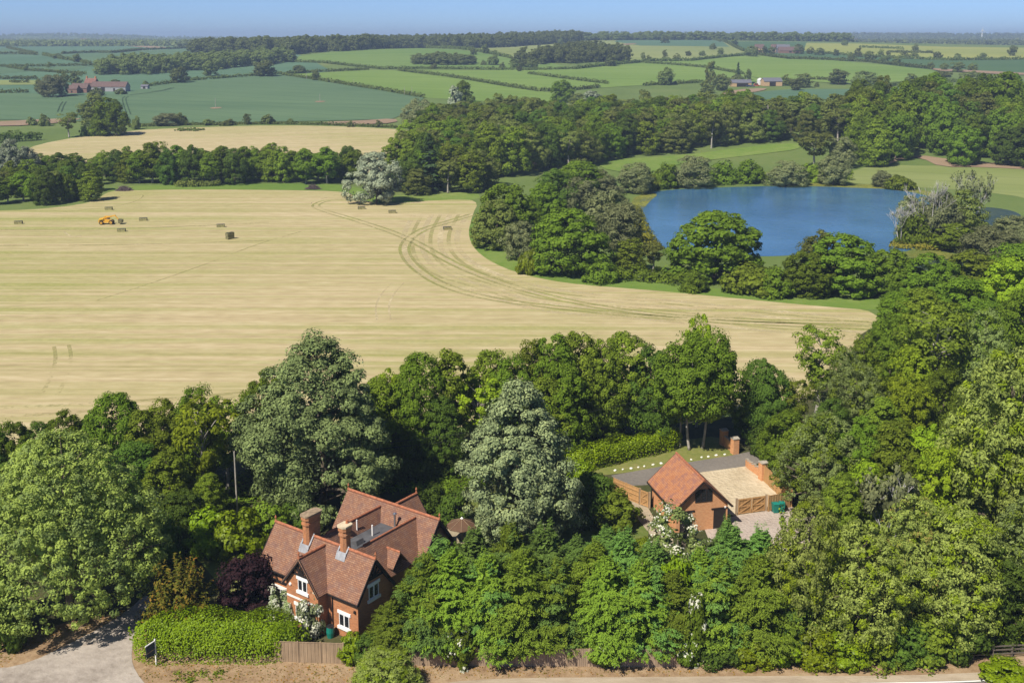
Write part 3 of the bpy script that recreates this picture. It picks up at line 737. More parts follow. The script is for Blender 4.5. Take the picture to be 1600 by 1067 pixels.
def hedge(pix, width, height, leaf, l, dens, label, group=None, lump=.25, name='hedge', smooth=1):
    w = [P(*p) for p in pix]
    if smooth and len(w) > 2: w = chaikin(w, smooth, False)
    q = []
    for a, b in zip(w[:-1], w[1:]):
        k = max(1, int((b - a).length / 40)) if a.y > 370 else 1
        for j in range(k):
            t = a.lerp(b, j / k); t.z = H1(t.x, t.y); q.append(t)
    q.append(w[-1]); _hs[0] += 1
    o0 = q[0].copy(); q = [v - o0 for v in q]
    me = hedge_mesh(q, width, height, leaf, l, dens, lump, _hs[0])
    o = link(name, me); o.location = o0
    return tag(o, label, 'hedge', group)

# ------------------------------------------------------------------ ground, fields, water, roads
terrain()
# far fields (name, outline in the photograph, crop)
sheet('field', [(-60, 150), (-60, 73), (60, 73), (190, 72), (215, 73), (330, 74), (480, 90), (520, 112), (430, 121), (330, 127), (210, 150)], 'c_wheat2', .10, 0)
sheet('field', [(-60, 84), (11, 76), (58, 86), (-60, 86)], 'c_wheat', .22, 0)
sheet('field', [(-60, 106), (146, 104), (160, 98), (120, 110), (45, 112), (-60, 122)], 'c_wheat', .22, 0)
sheet('field', [(60, 86), (96, 85), (150, 83), (221, 79), (300, 76), (380, 80), (250, 100), (142, 101), (90, 92)], 'c_wheat', .22, 0)
sheet('field', [(-60, 126), (60, 126), (60, 133), (-60, 134)], 'c_ley', .26, 0)
sheet('bare_field', [(196, 72.5), (230, 72), (270, 75.5), (262, 76.5), (225, 75)], 'g_soil', .3, 1)
sheet('field', [(-60, 147), (45, 146), (90, 152), (150, 150), (200, 147), (235, 134), (300, 127), (394, 120), (442, 117), (529, 132), (600, 143), (662, 154), (640, 176), (612, 187), (500, 190), (300, 193), (180, 194), (100, 189), (-60, 188)], 'c_wheat', .30, 0)
sheet('field', [(442, 117), (576, 110), (620, 111), (735, 126), (844, 143), (900, 150), (870, 160), (780, 160), (662, 153), (529, 131)], 'c_barley', .14, 0)
sheet('field', [(439, 97), (470, 88), (540, 80), (640, 74), (690, 77), (799, 92), (850, 96), (900, 108), (825, 110), (600, 108), (506, 99)], 'c_barley2', .18, 0)
sheet('field', [(622, 111), (825, 110), (900, 108), (1022, 97), (1106, 107), (1162, 117), (1200, 128), (1099, 130), (1005, 134), (937, 138), (862, 143), (735, 126)], 'c_barley', .22, 0)
sheet('field', [(666, 76), (760, 70), (850, 66), (905, 62), (900, 80), (830, 92), (799, 92)], 'c_ley', .26, 0)
sheet('field', [(905, 66), (1005, 61), (1125, 64), (1165, 82), (1100, 95), (1022, 96), (985, 98), (950, 80)], 'c_ley', .28, 0)
sheet('field', [(960, 66), (1005, 62), (1125, 64), (1140, 74), (1000, 72)], 'c_wheat2', .42, 0)
sheet('field', [(1130, 66), (1260, 66), (1270, 82), (1180, 85), (1162, 81)], 'c_beet', .32, 0)
sheet('bare_field', [(968, 70), (990, 68.5), (997, 69.5), (975, 71.5)], 'g_soil', .6, 1)
sheet('field', [(1022, 97), (1080, 96), (1134, 90), (1182, 87), (1231, 93), (1300, 95), (1390, 103), (1457, 110), (1470, 118), (1440, 127), (1330, 132), (1262, 128), (1200, 127), (1162, 117), (1106, 107)], 'c_barley', .36, 0)
sheet('field', [(1182, 86), (1260, 80), (1405, 92), (1487, 95), (1660, 93), (1660, 117), (1470, 112), (1353, 97), (1231, 92)], 'c_beet', .40, 0)
sheet('field', [(1255, 82), (1260, 68), (1343, 69), (1480, 74), (1660, 76), (1660, 93), (1487, 95), (1405, 92)], 'c_rape', .36, 0)
sheet('bare_field', [(1440, 107), (1500, 110), (1600, 115), (1660, 117), (1660, 120), (1560, 117), (1470, 112)], 'g_soil', .6, 0)
sheet('bare_field', [(1122, 148), (1150, 141), (1200, 138), (1192, 143), (1140, 150)], 'g_soil', .4, 1)
sheet('field', [(1130, 152), (1200, 143), (1240, 140), (1330, 140), (1450, 136), (1450, 150), (1200, 160)], 'c_wheat2', .3, 0)
sheet('bare_field', [(-60, 193), (0, 191), (100, 186), (135, 187), (60, 197), (-60, 199)], 'g_soil', .42, 1)
sheet('bare_field', [(500, 192), (560, 190), (618, 186), (622, 193), (560, 196), (510, 196)], 'g_soil', .42, 1)
sheet('hay_field', [(28, 240), (60, 226), (120, 215), (200, 206), (232, 203), (300, 200), (440, 196), (560, 199), (660, 205), (690, 240), (660, 275), (300, 275), (20, 275)], 'c_hay2', .15, 1)
sheet('hay_field', [(-700, 800), (40, 760), (150, 742), (320, 715), (700, 668), (950, 645), (1130, 640), (1225, 640), (1290, 605), (1350, 540), (1385, 485), (1250, 475), (1130, 463), (1000, 451), (880, 442), (800, 424), (752, 398), (733, 372), (736, 340), (750, 312), (690, 311), (610, 318), (560, 312), (548, 300), (500, 297), (300, 295), (190, 297), (165, 301), (150, 315), (90, 325), (0, 330), (-700, 345)], 'c_hay', .012, 2)
sheet('grass_margin', [(150, 300), (190, 291), (300, 288), (500, 287), (560, 292), (575, 306), (640, 306), (745, 299), (752, 313), (690, 312), (610, 319), (560, 314), (548, 301), (500, 298), (300, 296), (190, 298)], 'g_margin', .02, 1)
sheet('grass_margin', [(752, 330), (770, 380), (830, 415), (900, 430), (1000, 440), (1130, 452), (1260, 462), (1400, 465), (1400, 488), (1250, 476), (1130, 464), (1000, 452), (880, 443), (800, 425), (750, 400), (731, 372), (735, 345)], 'g_margin', .02, 2)
sheet('grass_field', [(930, 262), (950, 250), (1050, 245), (1180, 228), (1250, 224), (1262, 232), (1150, 246), (1060, 256), (1000, 275)], 'g_margin', .2, 1)
sheet('grass_field', [(1310, 285), (1340, 262), (1400, 255), (1500, 258), (1680, 265), (1680, 330), (1560, 300), (1400, 292)], 'c_ley', .05, 1)
sheet('bare_bank', [(1380, 262), (1410, 248), (1440, 247), (1470, 262), (1540, 262), (1640, 268), (1640, 262), (1500, 252), (1430, 242), (1395, 250)], 'g_soil', .25, 1)
sheet('lake', [(1002, 305), (1030, 298), (1100, 294), (1200, 291), (1320, 290), (1400, 296), (1450, 306), (1480, 322), (1470, 350), (1440, 385), (1400, 398), (1300, 392), (1215, 402), (1120, 398), (1010, 386), (990, 345)], 'water', .03, 2)
sheet('pond', [(1480, 330), (1530, 322), (1585, 329), (1602, 342), (1570, 356), (1490, 358)], 'pond_water', .03, 2)
sheet('pond', [(1395, 405), (1480, 398), (1560, 402), (1540, 425), (1420, 432)], 'pond_water', .03, 2)
sheet('lily_bed', [(1180, 290), (1260, 291), (1420, 297), (1490, 318), (1500, 312), (1430, 294), (1330, 287), (1240, 286)], 't_lily', .05, 1)
sheet('lily_bed', [(1400, 396), (1440, 389), (1490, 396), (1500, 404), (1440, 407), (1405, 404)], 't_lily', .05, 1)
sheet('lily_bed', [(985, 312), (1010, 301), (1030, 303), (1015, 315), (1003, 330), (990, 335)], 't_lily', .05, 1)
# garden, woodland floor, roads
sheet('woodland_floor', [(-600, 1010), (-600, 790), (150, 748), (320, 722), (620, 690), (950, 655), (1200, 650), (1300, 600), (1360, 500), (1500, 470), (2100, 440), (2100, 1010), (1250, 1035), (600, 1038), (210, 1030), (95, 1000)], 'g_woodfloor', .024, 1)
sheet('lawn', [(275, 800), (330, 770), (380, 775), (420, 840), (500, 860), (640, 800), (700, 780), (960, 740), (1010, 770), (1020, 860), (900, 880), (720, 870), (640, 900), (420, 960), (320, 900)], 'g_lawn', .030, 2)
sheet('paving', [(690, 822), (740, 815), (760, 835), (750, 850), (690, 850)], 'g_paving', .038, 0)
sheet('path', [(985, 775), (1008, 785), (1025, 815), (1060, 850), (1035, 860), (1000, 815), (975, 785)], 'g_paving', .038, 1)
sheet('grass_strip', [(918, 742), (900, 735), (950, 716), (1050, 690), (1130, 680), (1146, 705), (1147, 713), (1030, 730), (957, 742)], 'g_drylawn', .034, 1)
sheet('driveway', [(955, 743), (1030, 729.5), (1145, 711.5), (1156, 713), (1168, 729), (1097, 740), (1060, 748), (1009, 758), (985, 759), (962, 750)], 'g_asphalt', .040, 0)
sheet('lane', [(1145, 711.5), (1180, 704), (1240, 690), (1250, 705), (1168, 729)], 'g_asphalt', .041, 0)
sheet('gravel_yard', [(1060, 745), (1100, 737.5), (1167, 728.5), (1192, 751), (1237, 790), (1195, 799), (1150, 806), (1120, 800), (1080, 775)], 'g_gravel', .044, 0)
sheet('gravel_drive', [(1141, 808), (1150, 806), (1195, 799), (1240, 792), (1275, 800), (1262, 860), (1180, 865), (1110, 850), (1100, 825)], 'g_pinkgravel', .046, 0)
sheet('verge', [(-900, 1020), (0, 1004), (60, 985), (120, 968), (200, 955), (260, 985), (470, 1030), (560, 1036), (900, 1038), (1250, 1038), (1500, 1030), (1720, 1005), (2400, 985), (2400, 1300), (-900, 1300)], 'g_verge', .028, 0)
sheet('side_road', [(-900, 1072), (0, 1046), (50, 1034), (100, 1010), (160, 980), (205, 950), (225, 930), (240, 935), (222, 962), (208, 1000), (205, 1030), (212, 1050), (232, 1075), (300, 1110), (-900, 1150)], 'g_oldroad', .050, 1)
sheet('gravel_verge', [(640, 1080), (690, 1066), (800, 1059), (1000, 1058), (1200, 1056), (1400, 1056), (1550, 1050), (1720, 1036), (2400, 1005), (2400, 1060), (640, 1100)], 'g_sand', .040, 1)
sheet('road', [(150, 1095), (640, 1082), (1300, 1068), (1500, 1064), (1720, 1054), (2400, 1022), (2400, 1140), (1500, 1175), (640, 1195), (-900, 1240), (-900, 1130)], 'g_asphalt', .056, 0)
ribbon('road_edge_line', [[(1100, 1074), (1300, 1069.5), (1500, 1065.5), (1720, 1055.5), (2400, 1023.5)]], .14, 'white_paint', .062, 0)
# wheel tracks and turning swaths in the stubble
trk = []
for c, g in (([(1365, 513), (1150, 504), (1000, 494), (880, 482), (760, 467), (690, 446), (650, 420), (632, 398), (632, 380), (655, 360), (700, 347), (740, 335)], 2.1), ([(560, 312), (515, 312), (490, 320), (500, 328), (560, 345), (640, 372), (720, 420), (830, 458), (960, 485), (1120, 500), (1360, 505)], 2.0),
             ([(75, 620), (92, 590), (100, 560), (96, 540)], 2.2), ([(600, 500), (596, 478), (606, 458), (622, 442)], 2.4)):
    trk += offset_pair(c, g)
ribbon('wheel_track', trk[:4], .75, 't_green', .020)
ribbon('wheel_track', trk[4:6], .6, 't_faint', .020)
ribbon('wheel_track', trk[6:], .4, 't_pale', .020)
ribbon('mown_swath', [[(-60, y0), (200, y0 + d1), (420, y0 + d2)] for y0, d1, d2 in ((360, -2, -12), (384, -1, -8), (655, -16, -40), (640, -12, -30))], 1.1, 't_faint', .019)
head = [(745, 335), (725, 372), (742, 402), (795, 430), (880, 449), (1000, 459), (1130, 472), (1370, 494)]
def inset(k): return [(x - k * (1.9 if x < 760 else (.9 if x < 900 else .3)), y + k * (.02 if y < 380 else (.5 if y < 440 else .72))) for x, y in head]
ribbon('mown_swath', [inset(k) for k in (8, 22, 37, 52)], 1.4, 't_pale', .017)
ribbon('mown_swath', [inset(k) for k in (15, 30, 45)], 1.0, 't_faint', .018)
ribbon('mown_swath', [[(150, 470), (230, 445), (330, 410), (400, 382), (470, 362)], [(160, 305), (200, 308), (228, 303), (215, 315), (170, 325), (60, 335)]], .5, 't_faint', .018)
ribbon('mown_swath', [[(100, 362), (112, 371), (128, 368)], [(560, 300), (530, 303), (500, 312), (482, 318), (500, 326)]], .45, 't_pale', .018)
tl = []
for c in ([(93, 176), (97, 165), (101, 160)], [(201, 180), (197, 168), (193, 155), (198, 152)], [(200, 150), (240, 145), (262, 141), (270, 138)]): tl += offset_pair(c, 2.2)
ribbon('wheel_track', tl, .7, 't_dark', .48)

# ------------------------------------------------------------------ the brick house
E0 = P(559.3, 944.8, 3.7); L0 = P(402.1, 879.5, 3.7)
ux = (E0 - L0); ux.z = 0; ux.normalize()
house = tag(empty('brick_house', (E0.x, E0.y, 0), math.atan2(ux.y, ux.x)), 'red brick Victorian cottage with steep tiled roofs and two tall chimneys', 'house')
EV, RI, HD = 3.7, 6.76, 2.24
def gable_roof(axis, c, hd, s0, s1, ze, zr, th=.13):
    """two sloping slabs; c = ridge position across, hd = half span"""
    m = MB(); k = (zr - ze) / hd; nz = th * math.hypot(1, k)
    for s in (-1, 1):
        poly = [(c, zr), (c + s * hd, ze), (c + s * hd, ze - .0 - nz * .0 - .10), (c, zr - nz)]
        m.prism(poly, axis, s0, s1)
    return m
def ridge(axis, c, s0, s1, z, r=.13):
    a = lambda s: (s, c, z) if axis == 'x' else (c, s, z)
    m = MB(); n = max(2, int(abs(s1 - s0) / .45)); h = (s1 - s0) / n
    for i in range(n): m.tube([a(s0 + i * h), a(s0 + (i + .96) * h)], [r, r * .93], 8)
    return m
def gable_wall(axis, c, hd, s0, s1, ze, zr, ins=.33):
    k = (zr - ze) / hd; h = hd - ins
    return MB().prism([(c - h, 0), (c + h, 0), (c + h, ze + ins * k - .32), (c, zr - .34), (c - h, ze + ins * k - .32)], axis, s0, s1)
def barge(axis, c, hd, s, ze, zr, w=.26, t=.06):
    m = MB()
    a = lambda u, z: (s, u, z) if axis == 'x' else (u, s, z)
    for q in (-1, 1): m.beam(a(c, zr - .16), a(c + q * hd, ze - .16), t, w, up=(0, 0, 1))
    return m
GX = lambda s: s
wall = MB()
XL = -12.0
for b in (gable_wall('x', HD, HD, XL + .35, -.35, EV, RI), gable_wall('y', -5.64, 2.2, -.78, 2.2, EV, 6.5), gable_wall('x', 10.95, HD, -11.35, -.75, EV, RI), gable_wall('y', -6.24, 1.9, 11.1, 14.25, 3.8, 6.45)): wall.add(b.v, b.f)
wall.box(-8.85, -1.35, 3.7, 9.3, 0, 3.68)
hw = wall.build('wall', 'brick', house)
rf = MB()
for b in (gable_roof('x', HD, HD, XL, 0, EV, RI), gable_roof('y', -5.64, 2.2, -1.07, 2.1, EV, 6.5), gable_roof('x', 10.95, 2.22, -11.65, -.42, EV, RI), gable_roof('y', -6.24, 1.95, 11.1, 14.58, 3.75, 6.45)): rf.add(b.v, b.f)
# link between front and rear ranges: two ridges with a sunken flat between
rf.prism([(-9.18, 3.6), (-7.2, 6.4), (-6.43, 5.0), (-6.43, 3.6)], 'y', 2.8, 10.6)
rf.prism([(-3.77, 3.6), (-3.77, 5.0), (-3.0, 6.42), (-1.02, 3.6)], 'y', 2.8, 10.62)
g2 = gable_roof('x', 6.15, .95, -2.6, -.85, 4.35, 5.5); rf.add(g2.v, g2.f)
roof = rf.build('roof', 'tile_old', house)
for b in (ridge('x', HD, XL, 0, RI), ridge('y', -5.64, -1.07, 1.95, 6.5), ridge('x', 10.95, -11.65, -.42, RI), ridge('y', -6.24, 11.3, 14.58, 6.45), ridge('y', -7.2, 3.7, 10.55, 6.4, .10), ridge('y', -3.0, 3.9, 10.6, 6.42, .10), ridge('x', 6.15, -2.4, -.85, 5.5, .1)): b.build('ridge_tiles', 'ridge_tile', roof)
for x, y, z in ((XL + .06, HD, RI), (-.06, HD, RI), (-5.64, -1.0, 6.5), (-11.6, 10.95, RI), (-.48, 10.95, RI), (-6.24, 14.5, 6.45)):
    MB().tube([(x, y, z), (x, y, z + .28), (x, y, z + .4), (x, y, z + .62)], [.09, .05, .1, .015], 7).build('finial', 'terracotta', roof)
MB().box(-6.5, -3.7, 3.3, 10.1, 5.05, 5.20).build('flat_roof', 'lead_dark', house)
for s, b in (('front', barge('y', -5.64, 2.2, -1.04, EV, 6.5)), ('side', barge('x', HD, HD, -.03, EV, RI)), ('left', barge('x', HD, HD, XL + .03, EV, RI)), ('rear', barge('x', 10.95, 2.22, -.45, EV, RI)), ('back', barge('y', -6.24, 1.95, 14.55, 3.75, 6.45))):
    b.build('barge_board', 'timber_dark', house)
for x0, x1 in ((XL, -7.9), (-3.4, 0)): MB().box(x0, x1, -.09, .05, EV - .19, EV - .09).build('gutter', 'black_plastic', house)
MB().tube([(-3.2, .2, EV - .15), (-3.2, .26, 3.2), (-3.2, .26, 0)], .05, 6).build('downpipe', 'black_plastic', house)
# timber framing in the front gable and along the left-hand jetty
tf = MB(); zb = 4.85
tf.box(-6.75, -4.53, -.86, -.76, zb - .08, zb + .1)
for dx in (-.7, -.36, 0, .36, .7): tf.beam((-5.64 + dx * .12, -.83, zb + .05), (-5.64 + dx, -.83, zb + 1.2 - abs(dx) * .75), .10, .10, up=(0, 1, 0))
tf.build('timber_frame', 'timber_dark', house)
tf = MB(); tf.box(-11.6, -7.5, .27, .37, 2.45, 2.7); tf.box(-11.6, -7.5, .28, .36, 3.0, 3.1); tf.box(-11.6, -7.5, .275, .365, 3.42, 3.55)
for i in range(6): tf.box(-11.55 + i * .78, -11.43 + i * .78, .28, .36, 2.7, 3.42)
tf.build('timber_frame', 'timber_dark', house)
tf = MB(); tf.box(-.36, -.27, 1.2, 3.3, 4.95, 5.12)
for dy in (-.7, -.35, 0, .35, .7): tf.beam((-.31, HD + dy * .2, 5.05), (-.31, HD + dy, 6.15 - abs(dy) * .95), .10, .10, up=(1, 0, 0))
tf.build('timber_frame', 'timber_dark', house)
MB().box(-7.45, -3.8, -.82, -.76, 2.55, 2.72).build('string_course', 'white_paint', house)
def window(parent, axis, s, c, z0, z1, w, out, surround=True, lights=2, frame='white_paint', bars=4):
    """window in a wall: axis 'y' -> wall plane y=s facing -y (out=-1) ; axis 'x' -> wall plane x=s facing +x"""
    def bx(m, a0, a1, d0, d1, za, zb_):
        d0, d1 = sorted((s + out * d0, s + out * d1))
        return m.box(a0, a1, d0, d1, za, zb_) if axis == 'y' else m.box(d0, d1, a0, a1, za, zb_)
    g = bx(MB(), c - w / 2, c + w / 2, -.02, .012, z0, z1).build('window', 'glass_dark', parent)
    f = MB()
    for k in range(lights + 1):
        x = c - w / 2 + w * k / lights; e = .032 if k in (0, lights) else .06
        bx(f, x - e, x + e, -.02, .06, z0, z1)
    bx(f, c - w / 2 + .045, c + w / 2 - .045, -.02, .055, z0, z0 + .06); bx(f, c - w / 2 + .045, c + w / 2 - .045, -.02, .055, z1 - .06, z1)
    f.build('frame', frame, g)
    b = MB()
    for k in range(1, bars): bx(b, c - w / 2 + .05, c + w / 2 - .05, -.02, .03, z0 + (z1 - z0) * k / bars - .014, z0 + (z1 - z0) * k / bars + .014)
    for k in range(lights): x = c - w / 2 + w * (k + .5) / lights; bx(b, x - .014, x + .014, -.02, .032, z0 + .06, z1 - .06)
    b.build('glazing_bars', 'timber_dark' if frame == 'white_paint' else frame, g)
    if surround:
        bx(MB(), c - w / 2 - .2, c + w / 2 + .2, -.02, .08, z1 + .003, z1 + .27).build('lintel', 'white_paint', g)
        bx(MB(), c - w / 2 - .2, c + w / 2 + .2, -.02, .14, z0 - .25, z0 - .003).build('sill', 'white_paint', g)
    return g
window(house, 'y', .33, -1.9, .95, 2.05, 1.08, -1)
window(house, 'y', -.78, -5.5, 3.45, 4.45, 1.0, -1)
window(house, 'y', -.78, -5.7, .9, 2.0, 1.4, -1)
window(house, 'y', .33, -9.5, 1.0, 1.95, 1.2, -1)
window(house, 'x', -.35, 2.2, 3.3, 4.4, 1.1, 1)
window(house, 'x', -.75, 10.9, 3.4, 4.4, 1.1, 1)
MB().tube([(-7.0, -.78, 3.7), (-7.0, -.88, 3.7)], [.13, .11], 10).build('alarm_box', 'white_paint', house)
MB().box(-.75, -.55, .2, .33, 2.6, 2.8).build('wall_lamp', 'black_plastic', house)
def chimney(x0, x1, y0, y1, zb_, zt, cap, pots=(), ch=.2):
    """stack with chamfered corners, a projecting band and a capped head"""
    def oct_(e, ): 
        k = ch; a0, a1, b0, b1 = x0 - e, x1 + e, y0 - e, y1 + e
        return [(a0 + k, b0), (a1 - k, b0), (a1, b0 + k), (a1, b1 - k), (a1 - k, b1), (a0 + k, b1), (a0, b1 - k), (a0, b0 + k)]
    m = MB(); m.prism(oct_(0), 'z', zb_ - .8, zt - .75); m.prism(oct_(.07), 'z', zt - .75, zt - .62); m.prism(oct_(.02), 'z', zt - .62, zt - .3); m.prism(oct_(.09), 'z', zt - .3, zt)
    c = m.build('chimney', 'brick', roof)
    MB().prism(oct_(.13), 'z', zt, zt + .14).build('chimney_cap', cap, c)
    for px_, py_ in pots: MB().tube([(px_, py_, zt + .14), (px_, py_, zt + .4)], [.14, .11], 9).build('chimney_pot', 'terracotta', c)
    f = MB(); k = (RI - EV) / HD
    for e in (x0 - .16, x1 + .02):
        f.prism([(y0 - .15, EV + (y0 - .15) * k + .05), (HD, RI + .06), (HD, RI + .2), (y0 - .15, EV + (y0 - .15) * k + .2)], 'x', e, e + .14)
    f.prism([(y0 - .28, EV + (y0 - .28) * k + .02), (y0, EV + y0 * k + .02), (y0, EV + y0 * k + .3)], 'x', x0 - .16, x1 + .16)
    f.build('flashing', 'lead', c)
chimney(-8.0, -7.25, 1.55, 3.25, 5.9, 8.6, 'moss_cap')
chimney(-3.9, -3.15, 1.85, 2.75, 6.2, 8.65, 'cream_cap', [(-3.55, 2.6)])
for x, y, z, h, r, mt in ((-5.36, 7.5, 5.2, 1.0, .07, 'white_paint'), (-6.75, 7.0, 5.6, .9, .06, 'white_paint'), (-4.7, 9.75, 5.2, 1.35, .10, 'steel')):
    f = MB().tube([(x, y, z - .1), (x, y, z + h)], r, 10)
    if mt == 'steel': f.tube([(x, y, z + h), (x, y, z + h + .08), (x, y, z + h + .18)], [.2, .2, .03], 10)
    f.build('flue_pipe', mt, house)
MB().prism([(-6.0, 5.20), (-5.0, 5.20), (-5.15, 5.62), (-5.85, 5.42)], 'y', 5.2, 6.1).build('roof_light', 'lead_dark', house)
MB().tube([(-6.75, 5.9, 5.5), (-6.75, 5.9, 5.95), (-6.75, 5.9, 6.15), (-6.75, 5.9, 6.22)], [.12, .22, .2, .05], 10).build('roof_vent', 'cream_cap', house)
MB().tube([(-6.2, 5.2, 5.15), (-6.2, 5.2, 5.5), (-6.05, 5.1, 5.65), (-5.9, 5.0, 5.55)], [.09, .09, .1, .12], 8).build('roof_cowl', 'steel', house)

def hp(x, y, z=0): return house.matrix_basis @ Vector((x, y, z))
bpy.context.view_layer.update()
# teal water butt in the corner by the front door
pb = hp(-2.9, -.35); t = tag(empty('water_butt', pb), 'teal plastic water butt against the cottage front wall', 'water butt')
MB().tube([(0, 0, 0), (0, 0, .5), (0, 0, 1.0)], [.27, .34, .3], 14).build('barrel', 'teal_plastic', t); MB().tube([(0, 0, 1.0), (0, 0, 1.05)], [.33, .3], 14).build('lid', 'black_plastic', t)
# brown garden parasol, on the rear terrace
pp = P(722, 846); t = tag(empty('garden_parasol', pp), 'brown garden parasol with a pale finial on the terrace behind the cottage', 'parasol')
m = MB(); n = 8; ring = [(1.55 * math.cos(6.283 * i / n), 1.55 * math.sin(6.283 * i / n), 1.75) for i in range(n)]
m.add([(0, 0, 2.45)] + ring + [(0, 0, 2.40)] + [(x, y, z - .06) for x, y, z in ring], [(0, 1 + i, 1 + (i + 1) % n) for i in range(n)] + [(n + 1, n + 2 + (i + 1) % n, n + 2 + i) for i in range(n)] + [(1 + i, n + 2 + i, n + 2 + (i + 1) % n, 1 + (i + 1) % n) for i in range(n)])
m.build('canopy', 'canvas_brown', t); MB().tube([(0, 0, 0), (0, 0, 2.5)], .035, 8).build('pole', 'wood_old', t)
MB().tube([(0, 0, 2.45), (0, 0, 2.6)], [.16, .03], 8).build('finial', 'white_paint', t); MB().cyl((0, 0, .05), 'z', .3, .1).build('base', 'black_plastic', t)
r_ = MB()
for x, y, z in ring: r_.beam((0, 0, 2.48), (x * 1.01, y * 1.01, z + .015), .03)
r_.build('rib', 'wood_old', t)

# ------------------------------------------------------------------ the garage
A = P(1053.2, 798.3, 2.55); B = P(1146, 789.8, 2.55); Cc_ = P(1009, 751.5, 2.55)
gx = B - A; gx.z = 0; GW = gx.length; gx.normalize(); gx.rotate(Matrix.Rotation(R(1.5), 3, 'Z'))
gy = Vector((-gx.y, gx.x, 0)); GL = (Cc_ - A).dot(gy)
garage = tag(empty('brick_garage', (A.x, A.y, 0), math.atan2(gx.y, gx.x)), 'small newer brick garage with steep orange tiled roof beside the gravel yard', 'garage')
dd = ray(1102.5, 750.7)
# ridge height from the ray to its front end
mid = A + gx * GW / 2; tt = (mid - Vector((0, 0, CAMH))).dot(Vector((gy.x, gy.y, 0))) / (dd[0] * gy.x + dd[1] * gy.y)
GR = CAMH + dd[2] * tt
ge, hd = 2.55, GW / 2
gw = gable_wall('y', hd, hd, .35, GL - .3, ge, GR, .38); gwo = gw.build('wall', 'brick_new', garage)
gr = gable_roof('y', hd, hd, 0, GL, ge, GR); gro = gr.build('roof', 'tile_new', garage)
ridge('y', hd, 0, GL, GR, .12).build('ridge_tiles', 'ridge_tile', gro)
for s in (.03, GL - .03): barge('y', hd, hd, s, ge, GR, .24).build('barge_board', 'timber_dark', garage)
for x0 in (-.1, GW - .03): MB().box(x0, x0 + .13, 0, GL, ge - .2, ge - .1).build('gutter', 'black_plastic', garage)
MB().tube([(.3, GL - .5, ge - .15), (.3, GL - .5, 0)], .05, 6).build('downpipe', 'black_plastic', garage)
wz = GR - 1.05
window(garage, 'y', .35, hd + .12, wz - 1.35, wz, 1.75, -1, False, 3, 'timber_dark', 4)
def dark_door(c, w, z1):
    d = MB().box(c - w / 2, c + w / 2, .325, .37, 0, z1).build('door', 'timber_dark', garage)
    MB().box(c - w / 2 - .25, c + w / 2 + .25, .29, .37, z1 + .003, z1 + .16).build('lintel', 'timber_dark', d)
dark_door(hd - 1.7, 1.3, 2.1); dark_door(hd + 1.9, 1.3, 2.1)
window(garage, 'x', .38, GL * .42, 1.0, 2.0, .9, -1, False, 2, 'timber_dark', 3)
MB().box(GW - .75, GW - .6, .25, .35, 2.2, 2.35).build('wall_lamp', 'white_paint', garage)

# ------------------------------------------------------------------ fences, gates, walls
def panel_fence(name, pix, h, mat, label, cat='fence', step=1.83, post='wood_old', rails=False, cap=True):
    w = [P(*p) for p in pix]; root = tag(empty(name, w[0]), label, cat)
    o = w[0]
    for a, b in zip(w[:-1], w[1:]):
        L = (b - a).length; n = max(1, round(L / step)); d = (b - a) / n; dn = d.normalized(); sd = Vector((-dn.y, dn.x, 0))
        for i in range(n):
            p, q = a + d * i - o, a + d * (i + 1) - o
            m = MB(); k = max(3, int(d.length / .15)); 
            for j in range(k):
                f0, f1 = (j + .03) / k, (j + .97) / k
                off = sd * (.012 if j % 2 else -.008); zt = h + .012 * math.sin(j * 7 + i * 3)
                m.beam(p.lerp(q, (f0 + f1) / 2) + off + Vector((0, 0, .03)), p.lerp(q, (f0 + f1) / 2) + off + Vector((0, 0, zt)), d.length * (f1 - f0), .022, up=sd)
            pn = m.build('panel', mat, root)
            if rails:
                r = MB()
                for z in (.35, h * .55, h - .3): r.beam(p - sd * .05 + Vector((0, 0, z)), q - sd * .05 + Vector((0, 0, z)), .07, .09)
                r.build('rail', post, pn)
            if cap: MB().beam(p + Vector((0, 0, h + .03)), q + Vector((0, 0, h + .03)), .07, .04).build('cap_rail', post, pn)
            MB().beam(p - sd * .02, p - sd * .02 + Vector((0, 0, h + .12)), .1, .1).build('post', post, root)
        e = b - o; MB().beam(e, e + Vector((0, 0, h + .12)), .1, .1).build('post', post, root)
    return root
panel_fence('panel_fence', [(431, 1033.5), (537, 1037)], 1.75, 'wood_old', 'three weathered wooden fence panels between the laurel hedge and the conifers')
panel_fence('panel_fence', [(640, 1040), (1062, 1042)], 1.5, 'wood_grey', 'long low weathered fence half hidden under the overhanging conifers')
panel_fence('close_board_fence', [(1192, 751), (1236, 792)], 1.85, 'wood_new', 'new orange close boarded fence along the right edge of the gravel yard', post='wood_gate')
panel_fence('close_board_fence', [(1236.5, 792.5), (1200, 799.5)], 1.75, 'wood_gate', 'short boarded fence with pale rails beside the yard gates', post='wood_new', rails=True)
panel_fence('close_board_fence', [(959, 771), (999, 788)], 1.75, 'wood_new', 'boarded fence with arris rails between driveway and garden, left of the garage', post='wood_new', rails=True)
